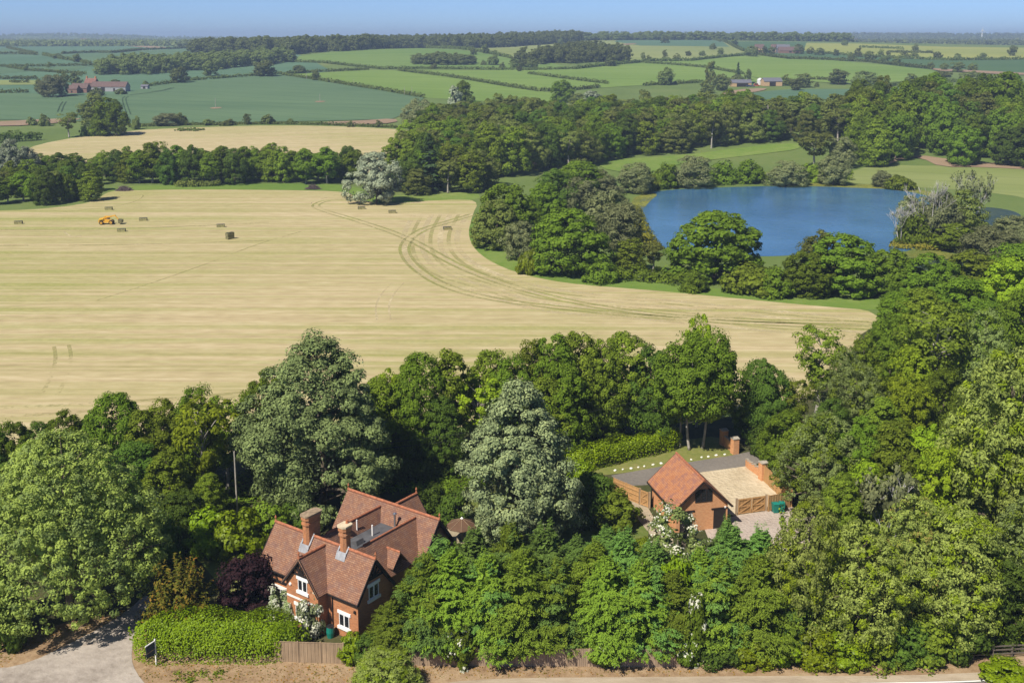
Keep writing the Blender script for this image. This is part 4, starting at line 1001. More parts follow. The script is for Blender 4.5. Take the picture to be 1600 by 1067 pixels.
def gates(pa, pb, h, n, label, name='boarded_gate'):
    a, b = P(*pa), P(*pb); root = tag(empty(name, a), label, 'gate'); d = (b - a); dn = d.normalized(); sd = Vector((-dn.y, dn.x, 0))
    for i in range(n):
        p, q = d * (i + .03) / n, d * (i + .97) / n
        m = MB(); k = 12
        for j in range(k):
            c = p.lerp(q, (j + .5) / k); m.beam(c + Vector((0, 0, .08)), c + Vector((0, 0, h)), (q - p).length / k * .96, .025, up=sd)
        g = m.build('gate_leaf', 'wood_gate', root)
        f = MB(); s = -sd * .045
        for z in (.2, h * .52, h - .08): f.beam(p + s + Vector((0, 0, z)), q + s + Vector((0, 0, z)), .05, .13)
        for e in (p, q): f.beam(e.lerp((p + q) / 2, .06) + s * 1.15 + Vector((0, 0, .08)), e.lerp((p + q) / 2, .06) + s * 1.15 + Vector((0, 0, h)), .12, .05, up=sd)
        for z0, z1 in ((.2, h * .52), (h * .52, h - .08)): f.beam(p.lerp(q, .05) + s * 1.3 + Vector((0, 0, z0)), p.lerp(q, .95) + s * 1.3 + Vector((0, 0, z1)), .05, .12)
        f.build('brace', 'wood_new', g)
    for e in (Vector((0, 0, 0)) - dn * .12, d + dn * .12): MB().beam(e, e + Vector((0, 0, h + .1)), .2, .2).build('post', 'wood_old', root)
    return root
gates((1152, 804.5), (1195, 798.5), 1.75, 2, 'pair of boarded wooden yard gates with diagonal braces beside the garage')
gates((1001, 789), (1013, 793.5), 1.75, 1, 'narrow wooden garden gate with diagonal braces at the garage corner')
def pier(px, py, h, label, w=.75):
    p = P(px, py); t = tag(empty('brick_pier', p, R(20)), label, 'gate pier')
    MB().box(-w / 2, w / 2, -w / 2, w / 2, 0, h).build('shaft', 'brick_new', t); MB().box(-w / 2 - .06, w / 2 + .06, -w / 2 - .06, w / 2 + .06, h, h + .09).build('cap_slab', 'stone_cap', t)
    MB().prism([(-w / 2 - .04, h + .09), (w / 2 + .04, h + .09), (.08, h + .22), (-.08, h + .22)], 'x', -w / 2, w / 2).build('cap', 'stone_cap', t)
pier(1191.5, 749.5, 2.05, 'brick pier with stone cap joining the orange fence by the gravel yard')
pier(1147.5, 708.5, 1.9, 'brick gate pier with stone cap on the left side of the drive entrance')
pier(1130.5, 695, 1.9, 'brick pier with stone cap furthest back, in the shade of the trees')
def low_wall(pix, hs, label):
    w = chaikin([P(*p) for p in pix], 2, False); o = w[0]; t = tag(empty('brick_wall', o), label, 'wall'); m = MB(); c = MB(); n = len(w)
    for i in range(n - 1):
        h = hs[0] + (hs[1] - hs[0]) * i / (n - 1) + .12 * (i % 2); a, b = w[i] - o, w[i + 1] - o
        m.beam(a + Vector((0, 0, h / 2)), b + Vector((0, 0, h / 2)), .24, h); c.beam(a + Vector((0, 0, h + .03)), b + Vector((0, 0, h + .03)), .3, .06)
    m.build('brickwork', 'brick_new', t); c.build('coping', 'stone_cap', t)
low_wall([(1190, 747), (1178, 738), (1170, 733), (1166, 728)], (.95, .8), 'curved low brick wall right of the drive entrance')
low_wall([(1146, 706.5), (1138, 702), (1132, 697)], (1.2, 1.2), 'curved low brick wall left of the drive entrance')
rr = tag(empty('rail_fence', P(1490, 1032)), 'grey post and rail fence in shade at the right end of the hedge', 'fence')
a = P(1490, 1032); b = P(1640, 1024)
for i in range(6):
    p = a.lerp(b, i / 5) - a; MB().beam(p, p + Vector((0, 0, 1.25)), .12).build('post', 'wood_shaded', rr)
    if i < 5:
        q = a.lerp(b, (i + 1) / 5) - a
        for z in (.45, .8, 1.12): MB().beam(p + Vector((0, -.07, z)), q + Vector((0, -.07, z)), .05, .1).build('rail', 'wood_shaded', rr)
# white stones along the drive
st = [(245, 300), (293, 293), (345, 288), (390, 280), (427, 274), (482, 264), (532, 256), (720, 232), (785, 218), (827, 214), (876, 205), (930, 200)]
for i, (x, y) in enumerate(st):
    g = random.Random(i); p = P(900 + x / 4, 660 + y / 4 + .8)
    bm = bmesh.new(); bmesh.ops.create_icosphere(bm, subdivisions=2, radius=.11 + .05 * g.random())
    for v in bm.verts: v.co = Vector((v.co.x * 1.35, v.co.y, v.co.z * .85)) * g.uniform(.86, 1.14)
    me = bpy.data.meshes.new('white_stone'); bm.to_mesh(me); bm.free(); me.materials.append(MATS['white_stone'])
    o = link('white_stone', me); o.location = p + Vector((0, 0, .08)); o.rotation_euler.z = g.uniform(0, 3)
    tag(o, f'white painted stone, {ordinal(i)} from the left along the grass edge of the drive', 'stone', 'white stones along the drive')
# bins by the fence
def bin_(px, py, mat, label, rz):
    t = tag(empty('wheelie_bin', P(px, py), rz), label, 'bin')
    MB().add([(-.24, -.28, .08), (.24, -.28, .08), (.24, .22, .08), (-.24, .22, .08), (-.3, -.36, 1.0), (.3, -.36, 1.0), (.3, .36, 1.0), (-.3, .36, 1.0)], [(3, 2, 1, 0), (4, 5, 6, 7), (0, 1, 5, 4), (1, 2, 6, 5), (2, 3, 7, 6), (3, 0, 4, 7)]).build('body', mat, t)
    MB().prism([(-.4, 1.0), (.38, 1.0), (.38, 1.05), (0, 1.14), (-.4, 1.05)], 'x', -.32, .32).build('lid', mat, t)
    for s in (-.25, .25): MB().cyl((s, .25, .1), 'x', .1, .06, 12).build('wheel', 'black_plastic', t)
    MB().beam((-.26, .42, 1.0), (.26, .42, 1.0), .04).build('handle', 'black_plastic', t)
bin_(1211, 800.5, 'teal_plastic', 'teal wheelie bin in front of the boarded yard fence, the left one', R(10)); bin_(1221, 799, 'teal_plastic', 'teal wheelie bin partly behind the ash leaves, the right one', R(-5))
# estate agent style board, small sign by the verge
p = P(244.5, 1038.5); t = tag(empty('sale_board', p, R(63)), 'navy board hanging from a white post in front of the laurel hedge', 'sign')
MB().beam((0, 0, 0), (0, 0, 2.25), .09).build('post', 'white_paint', t)
MB().beam((-1.0, 0, 2.1), (.1, 0, 2.1), .07).build('arm', 'white_paint', t)
bd = MB().box(-.95, -.06, -.015, .015, 1.22, 2.06).build('board', 'navy_board', t); MB().box(-.94, -.07, -.019, .019, 1.40, 1.47).build('stripe', 'wood_grey', bd)
MB().box(-.94, -.07, -.0155, .0155, 1.0, 1.20).build('slip_board', 'navy_board', t)
p = P(17, 1013); t = tag(empty('verge_sign', p, R(-10)), 'small grey sign on a short post at the verge under the ash', 'sign')
MB().beam((0, 0, 0), (0, 0, .55), .05).build('post', 'wood_grey', t); MB().box(-.3, .3, -.04, -.02, .35, .72).build('plate', 'whitewash', t)
# pole and wires
def upole(p, h, label, r=.13, arms=True, grp=None):
    t = tag(empty('utility_pole', p), label, 'utility pole', grp)
    MB().tube([(0, 0, 0), (0, 0, h)], [r, r * .7], 8).build('pole', 'bark_pale', t)
    if arms: MB().beam((-.5, 0, h - .35), (.5, 0, h - .35), .09).build('cross_arm', 'wood_grey', t)
    return t
p1 = P(371, 801); h1 = height_to(p1, 705); upole(p1, h1, 'grey wooden utility pole in the shaded garden left of the cottage', .11, False)
p2 = P(1065, 611, 7.0); p2g = Vector((p2.x, p2.y, 0)); upole(p2g, 7.3, 'utility pole hidden among the oaks behind the garage')
for k, dz, lab in ((0, -.1, 'upper black wire running from the garden pole past the whitebeams'), (1, -.75, 'lower black wire running from the garden pole past the whitebeams')):
    a = p1 + Vector((0, 0, h1 + dz)); b = p2g + Vector((.3 * k, 0, 7.2 + dz)); pts = [a.lerp(b, i / 24) + Vector((0, 0, -1.5 * 4 * (i / 24) * (1 - i / 24))) for i in range(25)]
    tag(MB().tube(pts, .022, 4).build('overhead_wire', 'black_plastic'), lab, 'wire', 'wires across the garden')

# ------------------------------------------------------------------ bales, telehandler, brushwood heaps
def bale_mesh():
    m = MB(); r = random.Random(3)
    m.box(-1.2, 1.2, -.6, .6, 0, .9); bm = bmesh.new(); bm.from_mesh(m.mesh('tmp', 'bale_hay')); bmesh.ops.subdivide_edges(bm, edges=bm.edges[:], cuts=5, use_grid_fill=True)
    for v in bm.verts: v.co += Vector((r.uniform(-.04, .04), r.uniform(-.04, .04), r.uniform(-.03, .04) if v.co.z > .1 else 0))
    me = bpy.data.meshes.new('bale'); bm.to_mesh(me); bm.free(); me.materials.append(MATS['bale_hay'])
    s = MB()
    for y in (-.42, -.14, .14, .42): s.box(-1.26, 1.26, y - .02, y + .02, .0, .96)
    return me, s.mesh('twine', 'hydraulic')
BM, TW = bale_mesh()
def bale(p, rz, label):
    t = tag(empty('hay_bale', p, rz), label, 'hay bale', 'big square bales on the stubble'); t.scale = (.82, .85, .85); link('bale', BM, t); link('twine', TW, t); return t
for px, py, rz, lab in ((29, 350, 12, 'square hay bale lying alone at the left edge of the stubble'), (170, 328, 8, 'pale square hay bale near the shadow of the copse'), (224, 345, 10, 'square hay bale on the stubble just right of the telehandler'), (190, 362, 10, 'square hay bale on the stubble just below the telehandler'),
                        (345, 355, 14, 'square hay bale standing a little behind the stacked pair'), (565, 327, 18, 'square hay bale below the silver willow'), (613, 333, 12, 'square hay bale to the right of the one under the willow'), (699, 359, 16, 'square hay bale by the curved headland beside the lakeside trees')):
    bale(P(px, py), R(rz), lab)
p = P(359.5, 373.5); bale(p, R(55), 'lower hay bale of the stacked pair in the middle of the stubble'); bale(p + Vector((0, 0, .83)), R(52), 'upper hay bale of the stacked pair in the middle of the stubble')
T = tag(empty('telehandler', P(168, 350.5), R(8)), 'orange telehandler with a raised boom working in the stubble', 'telehandler')
MB().prism([(-2.5, .7), (-2.5, 1.45), (-1.7, 1.75), (-.2, 1.7), (1.3, 1.35), (1.7, .9), (1.5, .6), (-2.2, .55)], 'y', -.75, .75).build('body', 'orange_paint', T)
MB().prism([(-2.3, 1.4), (-.9, 1.72), (-.9, 1.95), (-2.2, 1.8)], 'y', -1.05, -.3).build('engine_cover', 'yellow_paint', T)
cab = MB().prism([(-.9, 1.3), (-.75, 2.35), (.2, 2.35), (.6, 1.3)], 'y', .15, 1.0).build('cab', 'glass_dark', T); MB().box(-.9, .35, .1, 1.05, 2.35, 2.47).build('cab_roof', 'orange_paint', cab)
f_ = MB()
for x0, x1 in ((-.9, -.75), (.6, .2)):
    for y in (.16, .99): f_.beam((x0, y, 1.3), (x1, y, 2.35), .09)
f_.build('cab_frame', 'orange_paint', cab)
bo = MB().beam((-2.2, -.1, 1.75), (2.6, -.1, 2.75), .32, .36).build('boom', 'orange_paint', T); MB().beam((2.4, -.1, 2.72), (3.35, -.1, 1.45), .26, .3).build('boom_head', 'orange_paint', bo)
MB().tube([(-.3, -.1, 1.5), (1.6, -.1, 2.45)], .09, 8).build('hydraulic_ram', 'hydraulic', bo)
gr_ = MB(); gr_.box(3.4, 3.5, -1.1, .9, .45, 1.5)
for y in (-.9, -.35, .2, .75): gr_.beam((3.45, y, .5), (4.5, y, .45), .07)
for y in (-.9, .75): gr_.beam((3.45, y, 1.45), (4.2, y, 1.3), .09)
gr_.build('bale_grab', 'hydraulic', T)
for x, r in ((-1.6, .62), (1.25, .66)):
    for y in (-1.0, 1.0):
        w = MB().cyl((x, y, r), 'y', r, .42, 22).build('wheel', 'tyre', T); MB().cyl((x, y, r), 'y', r * .58, .46, 16).build('rim', 'orange_paint', w); MB().cyl((x, y, r), 'y', r * .2, .5, 10).build('hub', 'hydraulic', w)
T.scale = (.86, .86, .86); bpy.context.view_layer.update()
bale(T.matrix_basis @ Vector((4.0, -.1, .5)), R(98), 'square hay bale held in the grab of the orange telehandler')
for px, py, w_, lab in ((194, 298, 5.2, 'heap of grey brushwood on the far grass margin, left one by the copse'), (489, 296, 4.6, 'heap of brown brushwood on the far grass margin, right one')):
    g = random.Random(px); m = MB()
    for i in range(190):
        a = g.uniform(0, 6.28); rr_ = g.uniform(0, 1) ** .6 * w_ * .5; z = max(.08, (1 - (rr_ / (w_ * .5)) ** 2) * 1.6 * g.uniform(.2, 1)); c = Vector((rr_ * math.cos(a), rr_ * .7 * math.sin(a), z)); d = Vector((g.uniform(-1, 1), g.uniform(-1, 1), g.uniform(-.35, .35))).normalized() * g.uniform(.5, 1.1)
        m.tube([c - d, c + d], [.07, .04], 4)
    tag(m.build('brushwood_heap', 'brushwood'), lab, 'brushwood heap').location = P(px, py)

# ------------------------------------------------------------------ farms and far buildings
def barn(parent, x0, x1, y0, y1, ze, zr, wmat, rmat, openings=(), axis='x', chim=()):
    c = (y0 + y1) / 2 if axis == 'x' else (x0 + x1) / 2; hd_ = (y1 - y0) / 2 if axis == 'x' else (x1 - x0) / 2; s0, s1 = (x0, x1) if axis == 'x' else (y0, y1)
    w = gable_wall(axis, c, hd_, s0 + .3, s1 - .3, ze, zr, .3).build('wall', wmat, parent); r = gable_roof(axis, c, hd_, s0, s1, ze, zr, .15).build('roof', rmat, parent)
    for cx, cy in chim: MB().box(cx - .5, cx + .5, cy - .5, cy + .5, zr - 1, zr + 1.5).build('chimney', 'brick', r)
    for o0, o1, z0, z1 in openings: MB().box(o0, o1, y0 + .24, y0 + .32, z0, z1).build('opening', 'timber_dark', parent)
fp = P(160, 144); fr = R(-8)
t = tag(empty('farmhouse', P(137, 141), fr), 'red brick farmhouse with chimneys behind the long barn, far left', 'farmhouse')
barn(t, -4, 5, 2, 9, 5.2, 8.6, 'farm_brick', 'pantile_red', ((-2, -.8, 3, 4.2), (1.4, 2.6, 3, 4.2)), 'x', ((-3, 5.5), (4, 5.5)))
t = tag(empty('barn', P(127, 145), fr), 'brick barn with brown roof nearest the big willows, far left farm', 'barn'); barn(t, -6.5, 6.5, -3.5, 3.5, 3.2, 6.8, 'farm_brick', 'tile_farm', ((-3, -1.5, 0, 2.2),))
t = tag(empty('barn', P(173, 143), fr), 'long low whitewashed barn with brown roof at the far left farm', 'barn'); barn(t, -14, 14, -4, 4, 3.4, 7.2, 'whitewash', 'tile_farm', ((-5.5, -2.5, 0, 3), (4, 5.5, 0, 2.4)))
t = tag(empty('shed', P(227, 139.5), fr), 'tiny grey field shed right of the long whitewashed barn', 'shed'); barn(t, -3, 3, -2, 2, 2.2, 3.4, 'whitewash', 'slate', ((-1, 1, 0, 1.8),))
t = tag(empty('farmhouse', P(116, 146), fr), 'small red roofed farm cottage half behind the willows, far left', 'farmhouse'); barn(t, -4, 4, -3, 3, 3.2, 6, 'farm_brick', 'tile_farm', ((-1, .2, .5, 2),))
t = tag(empty('shed', P(1157, 135.5), R(4)), 'low farm shed with orange end wall and slate roof in the middle distance', 'shed'); barn(t, -8, 8, -4, 4, 3, 5.4, 'render_orange', 'slate', ((-4, 5, 0, 2.4),))
t = tag(empty('barn', P(1205, 134.5), R(6)), 'orange walled barn with slate roof beside two white silos', 'barn'); barn(t, -7.5, 7.5, -5, 5, 3.6, 6.4, 'render_orange', 'slate', ((-3, 2, 0, 3.4),))
for px, lab in ((1187, 'white domed silo left of the orange barn, the nearer one'), (1192.5, 'white domed silo squeezed against the orange barn')):
    t = tag(empty('silo', P(px, 133)), lab, 'silo'); MB().tube([(0, 0, 0), (0, 0, 3.8)], 2.3, 16).build('tank', 'cream_silo', t); MB().tube([(0, 0, 3.8), (0, 0, 4.9), (0, 0, 5.5)], [2.3, 1.6, .2], 16).build('dome', 'cream_silo', t)
def vehicle(px, py, mat, label, name, L=4.4, hgt=1.5, rz=0):
    t = tag(empty(name, P(px, py), rz), label, 'vehicle'); b = MB().prism([(-L / 2, .35), (L / 2, .35), (L / 2, .85), (L * .3, .95), (L * .14, hgt), (-L * .34, hgt), (-L * .46, .95), (-L / 2, .9)], 'y', -.85, .85).build('body', mat, t)
    MB().prism([(L * .25, .97), (L * .12, hgt - .1), (-L * .32, hgt - .1), (-L * .4, .97)], 'y', -.87, .87).build('windows', 'glass_dark', t)
    for x in (-L * .3, L * .3):
        for y in (-.8, .8): MB().cyl((x, y, .33), 'y', .33, .2, 12).build('wheel', 'tyre', t)
for a_ in ((1170, 136, 'car_blue', 'dark blue car parked right of the low farm shed', 'parked_car'), (1175.5, 136, 'slate', 'grey car parked between the blue car and the silos', 'parked_car'), (1177, 133, 'car_green', 'green tractor parked behind the farm cars', 'tractor', 5, 2.6), (1182, 135, 'car_red', 'red farm vehicle standing left of the silos', 'farm_vehicle', 5, 2.2), (1143, 132, 'white_paint', 'white van parked at the left end of the low farm shed', 'parked_van', 5, 2.4)):
    vehicle(*a_)
for px, py, wd, wm, rm, lab in ((1186, 83, 12, 'render_orange', 'tile_farm', 'small pale farmhouse peeping between two round trees on the ridge'), (1215, 83, 18, 'render_orange', 'tile_farm', 'tall stone farmhouse with brown roof on the distant ridge'), (1223, 83.5, 17, 'slate', 'slate', 'slate roofed barn attached right of the distant stone farmhouse'), (1234, 84, 30, 'farm_brick', 'tile_farm', 'long low red roofed barn at the right end of the distant farm')):
    t = tag(empty('farm_building', P(px, py)), lab, 'farm building'); hh_ = 6 if wd < 20 else 3.5; barn(t, -wd / 2, wd / 2, -5, 5, hh_, hh_ + 5, wm, rm, ((-2, 1, 1, 3.5),))
# poles on bare patches in the wheat
for px, py, top, lab, patch in ((337, 170, 153, 'pole standing on a bare sandy patch in the wheat, the left one', 1), (500, 160, 147, 'pole standing on a bare sandy patch in the wheat, the right one', 1), (553, 135, 124, 'pole in the barley just above the dividing hedge', 0), (632, 149, 136, 'pole in the barley, left of a close pair', 0), (643.5, 150, 136, 'pole in the barley, right of a close pair', 0), (479, 125, 113, 'pole in the hedge gap near the round field tree', 0)):
    p = P(px, py); upole(p, height_to(p, top), lab, .16, False, 'field poles')
    if patch: sheet('bare_patch', None, 'g_soil', .45, 1, [Vector((p.x + 3.6 * math.cos(a) * (1 + .2 * math.sin(3 * a)), p.y + 5.5 * math.sin(a), 0)) for a in np.linspace(0, 6.283, 9)[:-1]])
p = P(1534, 60); t = tag(empty('wind_turbine', p), 'tiny white wind turbine on the far right horizon', 'wind turbine'); hh_ = height_to(p, 48); MB().tube([(0, 0, 0), (0, 0, hh_)], [2.2, 1.2], 8).build('tower', 'white_paint', t)
hb = MB().box(-2, 2, -3, 5, hh_ - 2, hh_ + 2).build('nacelle', 'white_paint', t)
for k in range(3):
    a = .5 + k * 2.094; MB().prism([(0, -1.2), (hh_ * .45, -.3), (hh_ * .45, .3), (0, 1.2)], 'y', -4, -3.3).build('blade', 'white_paint', hb).rotation_euler = (0, a, 0)
for o in [c for c in hb.children]: o.location = (0, 0, hh_)
p = P(1204.5, 60); t = tag(empty('radio_mast', p), 'thin radio mast on the horizon above the ridge farm', 'mast'); MB().tube([(0, 0, 0), (0, 0, height_to(p, 46))], [1.1, .4], 6).build('mast', 'hydraulic', t)

# ------------------------------------------------------------------ trees and shrubs near the house
S = tree
S('great_ash', 112, 966, 680, 278, 'great light green ash spreading over the side road at lower left', rz=.4)
S('yew', 283, 982, 858, 135, 'orange brown yew bush between the great ash and the copper shrub')
S('copper', 388, 950, 872, 98, 'dark purple copper shrub beside the cottage wall')
S('white', 503, 800, 527, 262, 'great grey green whitebeam rising behind the cottage roofs', rz=1.0)
S('pale', 812, 852, 590, 196, 'pale silvery green conical whitebeam between cottage and garage', rz=2.0)
S('dark', 288, 852, 765, 84, 'dark bushy tree in the shade between the great ash and the utility pole'); S('bush', 245, 880, 800, 80, 'dark bush in deep shade behind the great ash'); S('mid', 330, 812, 740, 60, 'small green tree just left of the utility pole')
S('bush', 8, 1008, 905, 80, 'dark green shrub at the left edge below the great ash')
S('bush', -14, 980, 860, 80, 'dark green shrub cut by the left edge of the photo')
hedge([(222, 1014), (300, 1018), (400, 1018), (466, 1016)], 3.9, 3.1, 'leaf_laurel', .15, 150, 'thick bright green laurel hedge along the verge in front of the cottage', name='laurel_hedge', lump=.16)
S('flower', 487, 990, 922, 44, 'white flowering shrub against the cottage front, the larger one'); S('flower', 437, 966, 914, 36, 'white flowering shrub against the cottage front, the smaller left one')
S('flower', 452, 972, 930, 26, 'small white flowering shrub squeezed between two taller ones at the cottage')
for px, b, t, w, k, l in ((330, 862, 800, 90, 'bush_bright', 'bright green shrub behind the copper shrub, left one of three'), (375, 868, 795, 95, 'bush_bright', 'bright green shrub below the utility pole, middle one of three'), (425, 850, 790, 80, 'bush_mid', 'green shrub under the great whitebeam, right one of three'), (470, 830, 775, 70, 'bush', 'dark shrub in shade under the great whitebeam'),
                          (712, 818, 766, 62, 'bush', 'clipped dark round shrub by the terrace behind the cottage'), (672, 800, 760, 60, 'bush', 'dark shrub behind the rear cottage gable'), (925, 812, 735, 80, 'bush', 'dark shrub right of the pale whitebeam'), (962, 822, 772, 80, 'bush_mid', 'olive green shrub by the garden fence left of the garage'), (905, 770, 720, 60, 'bush_bright', 'bright shrub at the left end of the clipped drive hedge'),
                          (940, 790, 745, 60, 'bush', 'dark shrub between the garden fence and the pale whitebeam'), (1003, 862, 838, 36, 'bush_bright', 'small bright bush at the edge of the garage path')):
    S(k, px, b, t, w, l)
hedge([(880, 737), (940, 723), (1000, 708), (1056, 694)], 3.2, 2.4, 'leaf_laurel', .24, 50, 'long green clipped hedge behind the drive and its white stones', lump=.2)
hedge([(560, 760), (640, 752), (720, 742)], 2.5, 2.4, 'leaf_dark', .26, 35, 'dark hedge in deep shade behind the cottage', lump=.2)
# the conifer screen along the verge
row([('cypress', 614, 1021, 935, 66), ('cypress', 664, 1015, 862, 88), ('cypress', 706, 1015, 850, 100), ('cypress', 762, 1017, 856, 100), ('cypress', 818, 1017, 850, 104), ('cypress', 872, 1015, 868, 92), ('cypress', 946, 1017, 862, 96), ('cypress', 1000, 1015, 868, 102), ('cypress', 1052, 1013, 886, 84), ('cypress', 1122, 1011, 866, 100), ('cypress', 1180, 1009, 858, 104), ('cypress', 1228, 1009, 880, 80)], 'in the front row of the verge conifers', 'conifers along the verge', 1.3)
row([('cypress_blue', 690, 968, 838, 86), ('cypress_blue', 742, 960, 822, 84), ('cypress', 798, 962, 812, 90), ('cypress_blue', 850, 960, 814, 90), ('cypress', 930, 960, 838, 78), ('cypress_blue', 972, 955, 826, 80), ('cypress_blue', 1016, 960, 842, 80), ('cypress_blue', 1138, 950, 816, 84), ('cypress_blue', 1184, 948, 822, 84), ('cypress', 668, 985, 856, 60), ('cypress', 1090, 965, 850, 70)], 'in the back row of the verge conifers', 'conifers along the verge', 1.35)
S('cypress_blue', 1132, 905, 806, 62, 'feathery green conifer in front of the garage gable'); S('cypress_blue', 900, 890, 836, 60, 'low bluish conifer at the left of the dark lawn'); S('cypress_blue', 948, 884, 822, 70, 'soft bluish conifer right of the dark lawn')
S('bush_bright', 1054, 975, 872, 66, 'yellow green bush poking out of the conifer screen')
S('flower_tree', 1058, 925, 790, 130, 'open white flowering tree in front of the brick garage')
for px, b, t, w, l in ((722, 1028, 972, 52, 'white flowering rose at the foot of the conifers, left one'), (945, 1032, 1004, 46, 'white flowering rose over the low fence, middle one'), (1086, 1026, 930, 44, 'white flowering rose between two conifers, upper right one'), (1072, 1030, 985, 38, 'white flowering rose between two conifers, lower right one')):
    S('flower_rose', px, b + 8, t, w, l)
S('bush_bright', 555, 1030, 985, 50, 'bright green bush between the panel fence and the first conifer'); S('bush', 575, 1034, 990, 60, 'dark ivy bush at the right end of the panel fence')
S('ash', 600, 1085, 1022, 122, 'light green sapling clump standing on the verge at the bottom edge'); S('bush_bright', 1572, 1064, 1034, 84, 'low bright bush on the verge at the bottom right')
# hedgerow along the verge, right half
row([('bush', 1085, 1028, 990, 66), ('bush', 1125, 1032, 986, 74), ('bush_bright', 1175, 1032, 988, 80), ('bush_bright', 1225, 1032, 990, 70), ('bush_bright', 1268, 1032, 976, 78), ('bush_bright', 1318, 1034, 988, 84), ('bush_mid', 1365, 1032, 985, 76), ('bush', 1410, 1028, 970, 90), ('bush_mid', 1455, 1026, 962, 90), ('bush', 1500, 1018, 950, 90)], 'in the right hand verge hedgerow', 'hedgerow bushes along the verge')
for px, b, t, w, k, l in ((1258, 1005, 775, 140, 'ash', 'light green ash overhanging the pink gravel drive'), (1335, 1012, 806, 160, 'ash', 'light green ash above the right hand hedgerow'), (1415, 990, 770, 140, 'ash_key', 'ash with reddish seed bunches in the lower right trees'), (1480, 1000, 790, 170, 'ash', 'light green ash in the lower right corner above the hedgerow'),
                          (1545, 995, 850, 130, 'dark', 'dark broadleaf tree above the rail fence'), (1600, 985, 770, 150, 'ashgrey', 'grey green ash at the lower right edge'), (1560, 870, 540, 215, 'ash', 'great light green ash filling the right edge'), (1628, 900, 600, 180, 'ash', 'light green ash cut by the right edge'),
                          (1385, 880, 715, 96, 'twiggy', 'half dead grey twiggy willow among the right hand trees'), (1455, 870, 700, 120, 'bright', 'bright green broadleaf behind the twiggy willow'), (1310, 870, 740, 80, 'mid', 'mid green tree just right of the teal bins'), (1640, 1000, 860, 120, 'ash', 'light green ash at the bottom right corner edge')):
    S(k, px, b, t, w, l)
# belt of trees between garden and stubble, left part
row([('dark', -8, 785, 662, 64), ('oak', 32, 782, 655, 62), ('dark', 70, 775, 656, 58), ('oak', 108, 768, 640, 62), ('dark', 146, 760, 650, 50), ('oak', 190, 765, 614, 82), ('mid', 228, 770, 640, 70), ('mid', 262, 762, 624, 66), ('oak', 312, 758, 603, 74), ('sparse_light', 322, 792, 618, 104), ('sparse', 356, 768, 622, 72), ('oak', 425, 748, 575, 84), ('mid', 60, 800, 690, 80), ('dark', 215, 800, 690, 90), ('mid', 268, 808, 700, 70), ('dark', 20, 820, 720, 90)], 'in the belt behind the great ash', 'trees of the belt beside the stubble', 1.28)
row([('mid', 594, 735, 590, 66), ('bright', 606, 715, 575, 70), ('oak', 656, 728, 552, 78), ('column', 706, 722, 538, 52), ('sparse_light', 748, 720, 584, 96), ('dark', 690, 740, 620, 60), ('mid', 768, 700, 545, 72), ('oak', 800, 712, 556, 80), ('mid', 832, 698, 530, 66), ('oak', 868, 700, 520, 76), ('mid', 902, 692, 518, 78), ('sparse', 915, 688, 545, 70), ('mid', 940, 694, 530, 64), ('mid', 972, 684, 520, 84), ('dark', 1016, 690, 540, 74), ('oak', 880, 715, 570, 80), ('mid', 850, 720, 590, 80)], 'in the belt behind the pale whitebeam', 'trees of the belt beside the stubble', 1.28)
S('sparse_light', 1088, 668, 483, 56, 'light green open tree top rising behind the big dark oak'); S('oak_high', 1077, 703, 530, 126, 'big dark green oak behind the garage, left one of a pair'); S('oak_high', 1098, 700, 518, 122, 'big dark green oak behind the garage, right one of a pair')
S('dark', 1180, 688, 560, 86, 'dark tree behind the drive entrance, left one'); S('dark', 1205, 700, 575, 70, 'dark tree behind the drive entrance, right one')
S('bush', 1192, 712, 668, 50, 'dark green shrub behind the drive entrance piers'); S('oak', 1225, 740, 640, 90, 'dark oak right of the curved drive wall'); S('mid', 1250, 770, 660, 80, 'mid green tree behind the orange fence')
# right-hand mass of trees
row([('sparse', 1276, 645, 510, 92), ('ashgrey', 1318, 660, 540, 60), ('oak', 1390, 610, 490, 90), ('mid', 1345, 640, 520, 60), ('sparse', 1452, 640, 470, 130), ('ashgrey', 1530, 640, 480, 110), ('oak', 1600, 620, 455, 120), ('bright', 1418, 650, 540, 80)], 'in the upper right hand trees', 'right hand trees above the drive')
row([('sparse', 1238, 700, 590, 66), ('ashgrey', 1334, 708, 566, 110), ('bright', 1410, 712, 580, 90), ('oak', 1468, 700, 575, 90), ('mid', 1372, 730, 620, 80), ('dark', 1295, 720, 620, 76)], 'in the middle right hand trees', 'right hand trees above the drive')
row([('ashgrey', 1280, 802, 640, 130), ('oak', 1336, 800, 650, 100), ('mid', 1388, 808, 655, 100), ('bright', 1440, 806, 660, 100), ('mid', 1490, 790, 640, 90), ('bright', 1350, 850, 720, 80)], 'in the lower right hand trees', 'right hand trees above the drive')
row([('oak', 1400, 545, 455, 92), ('mid', 1436, 552, 450, 96), ('oak', 1500, 552, 432, 116), ('bright', 1568, 540, 402, 110), ('dark', 1610, 540, 420, 90), ('oak', 1540, 570, 470, 90), ('ashgrey', 1470, 580, 480, 90), ('mid', 1625, 570, 460, 80)], 'beyond the stubble corner', 'trees at the right hand corner of the stubble')

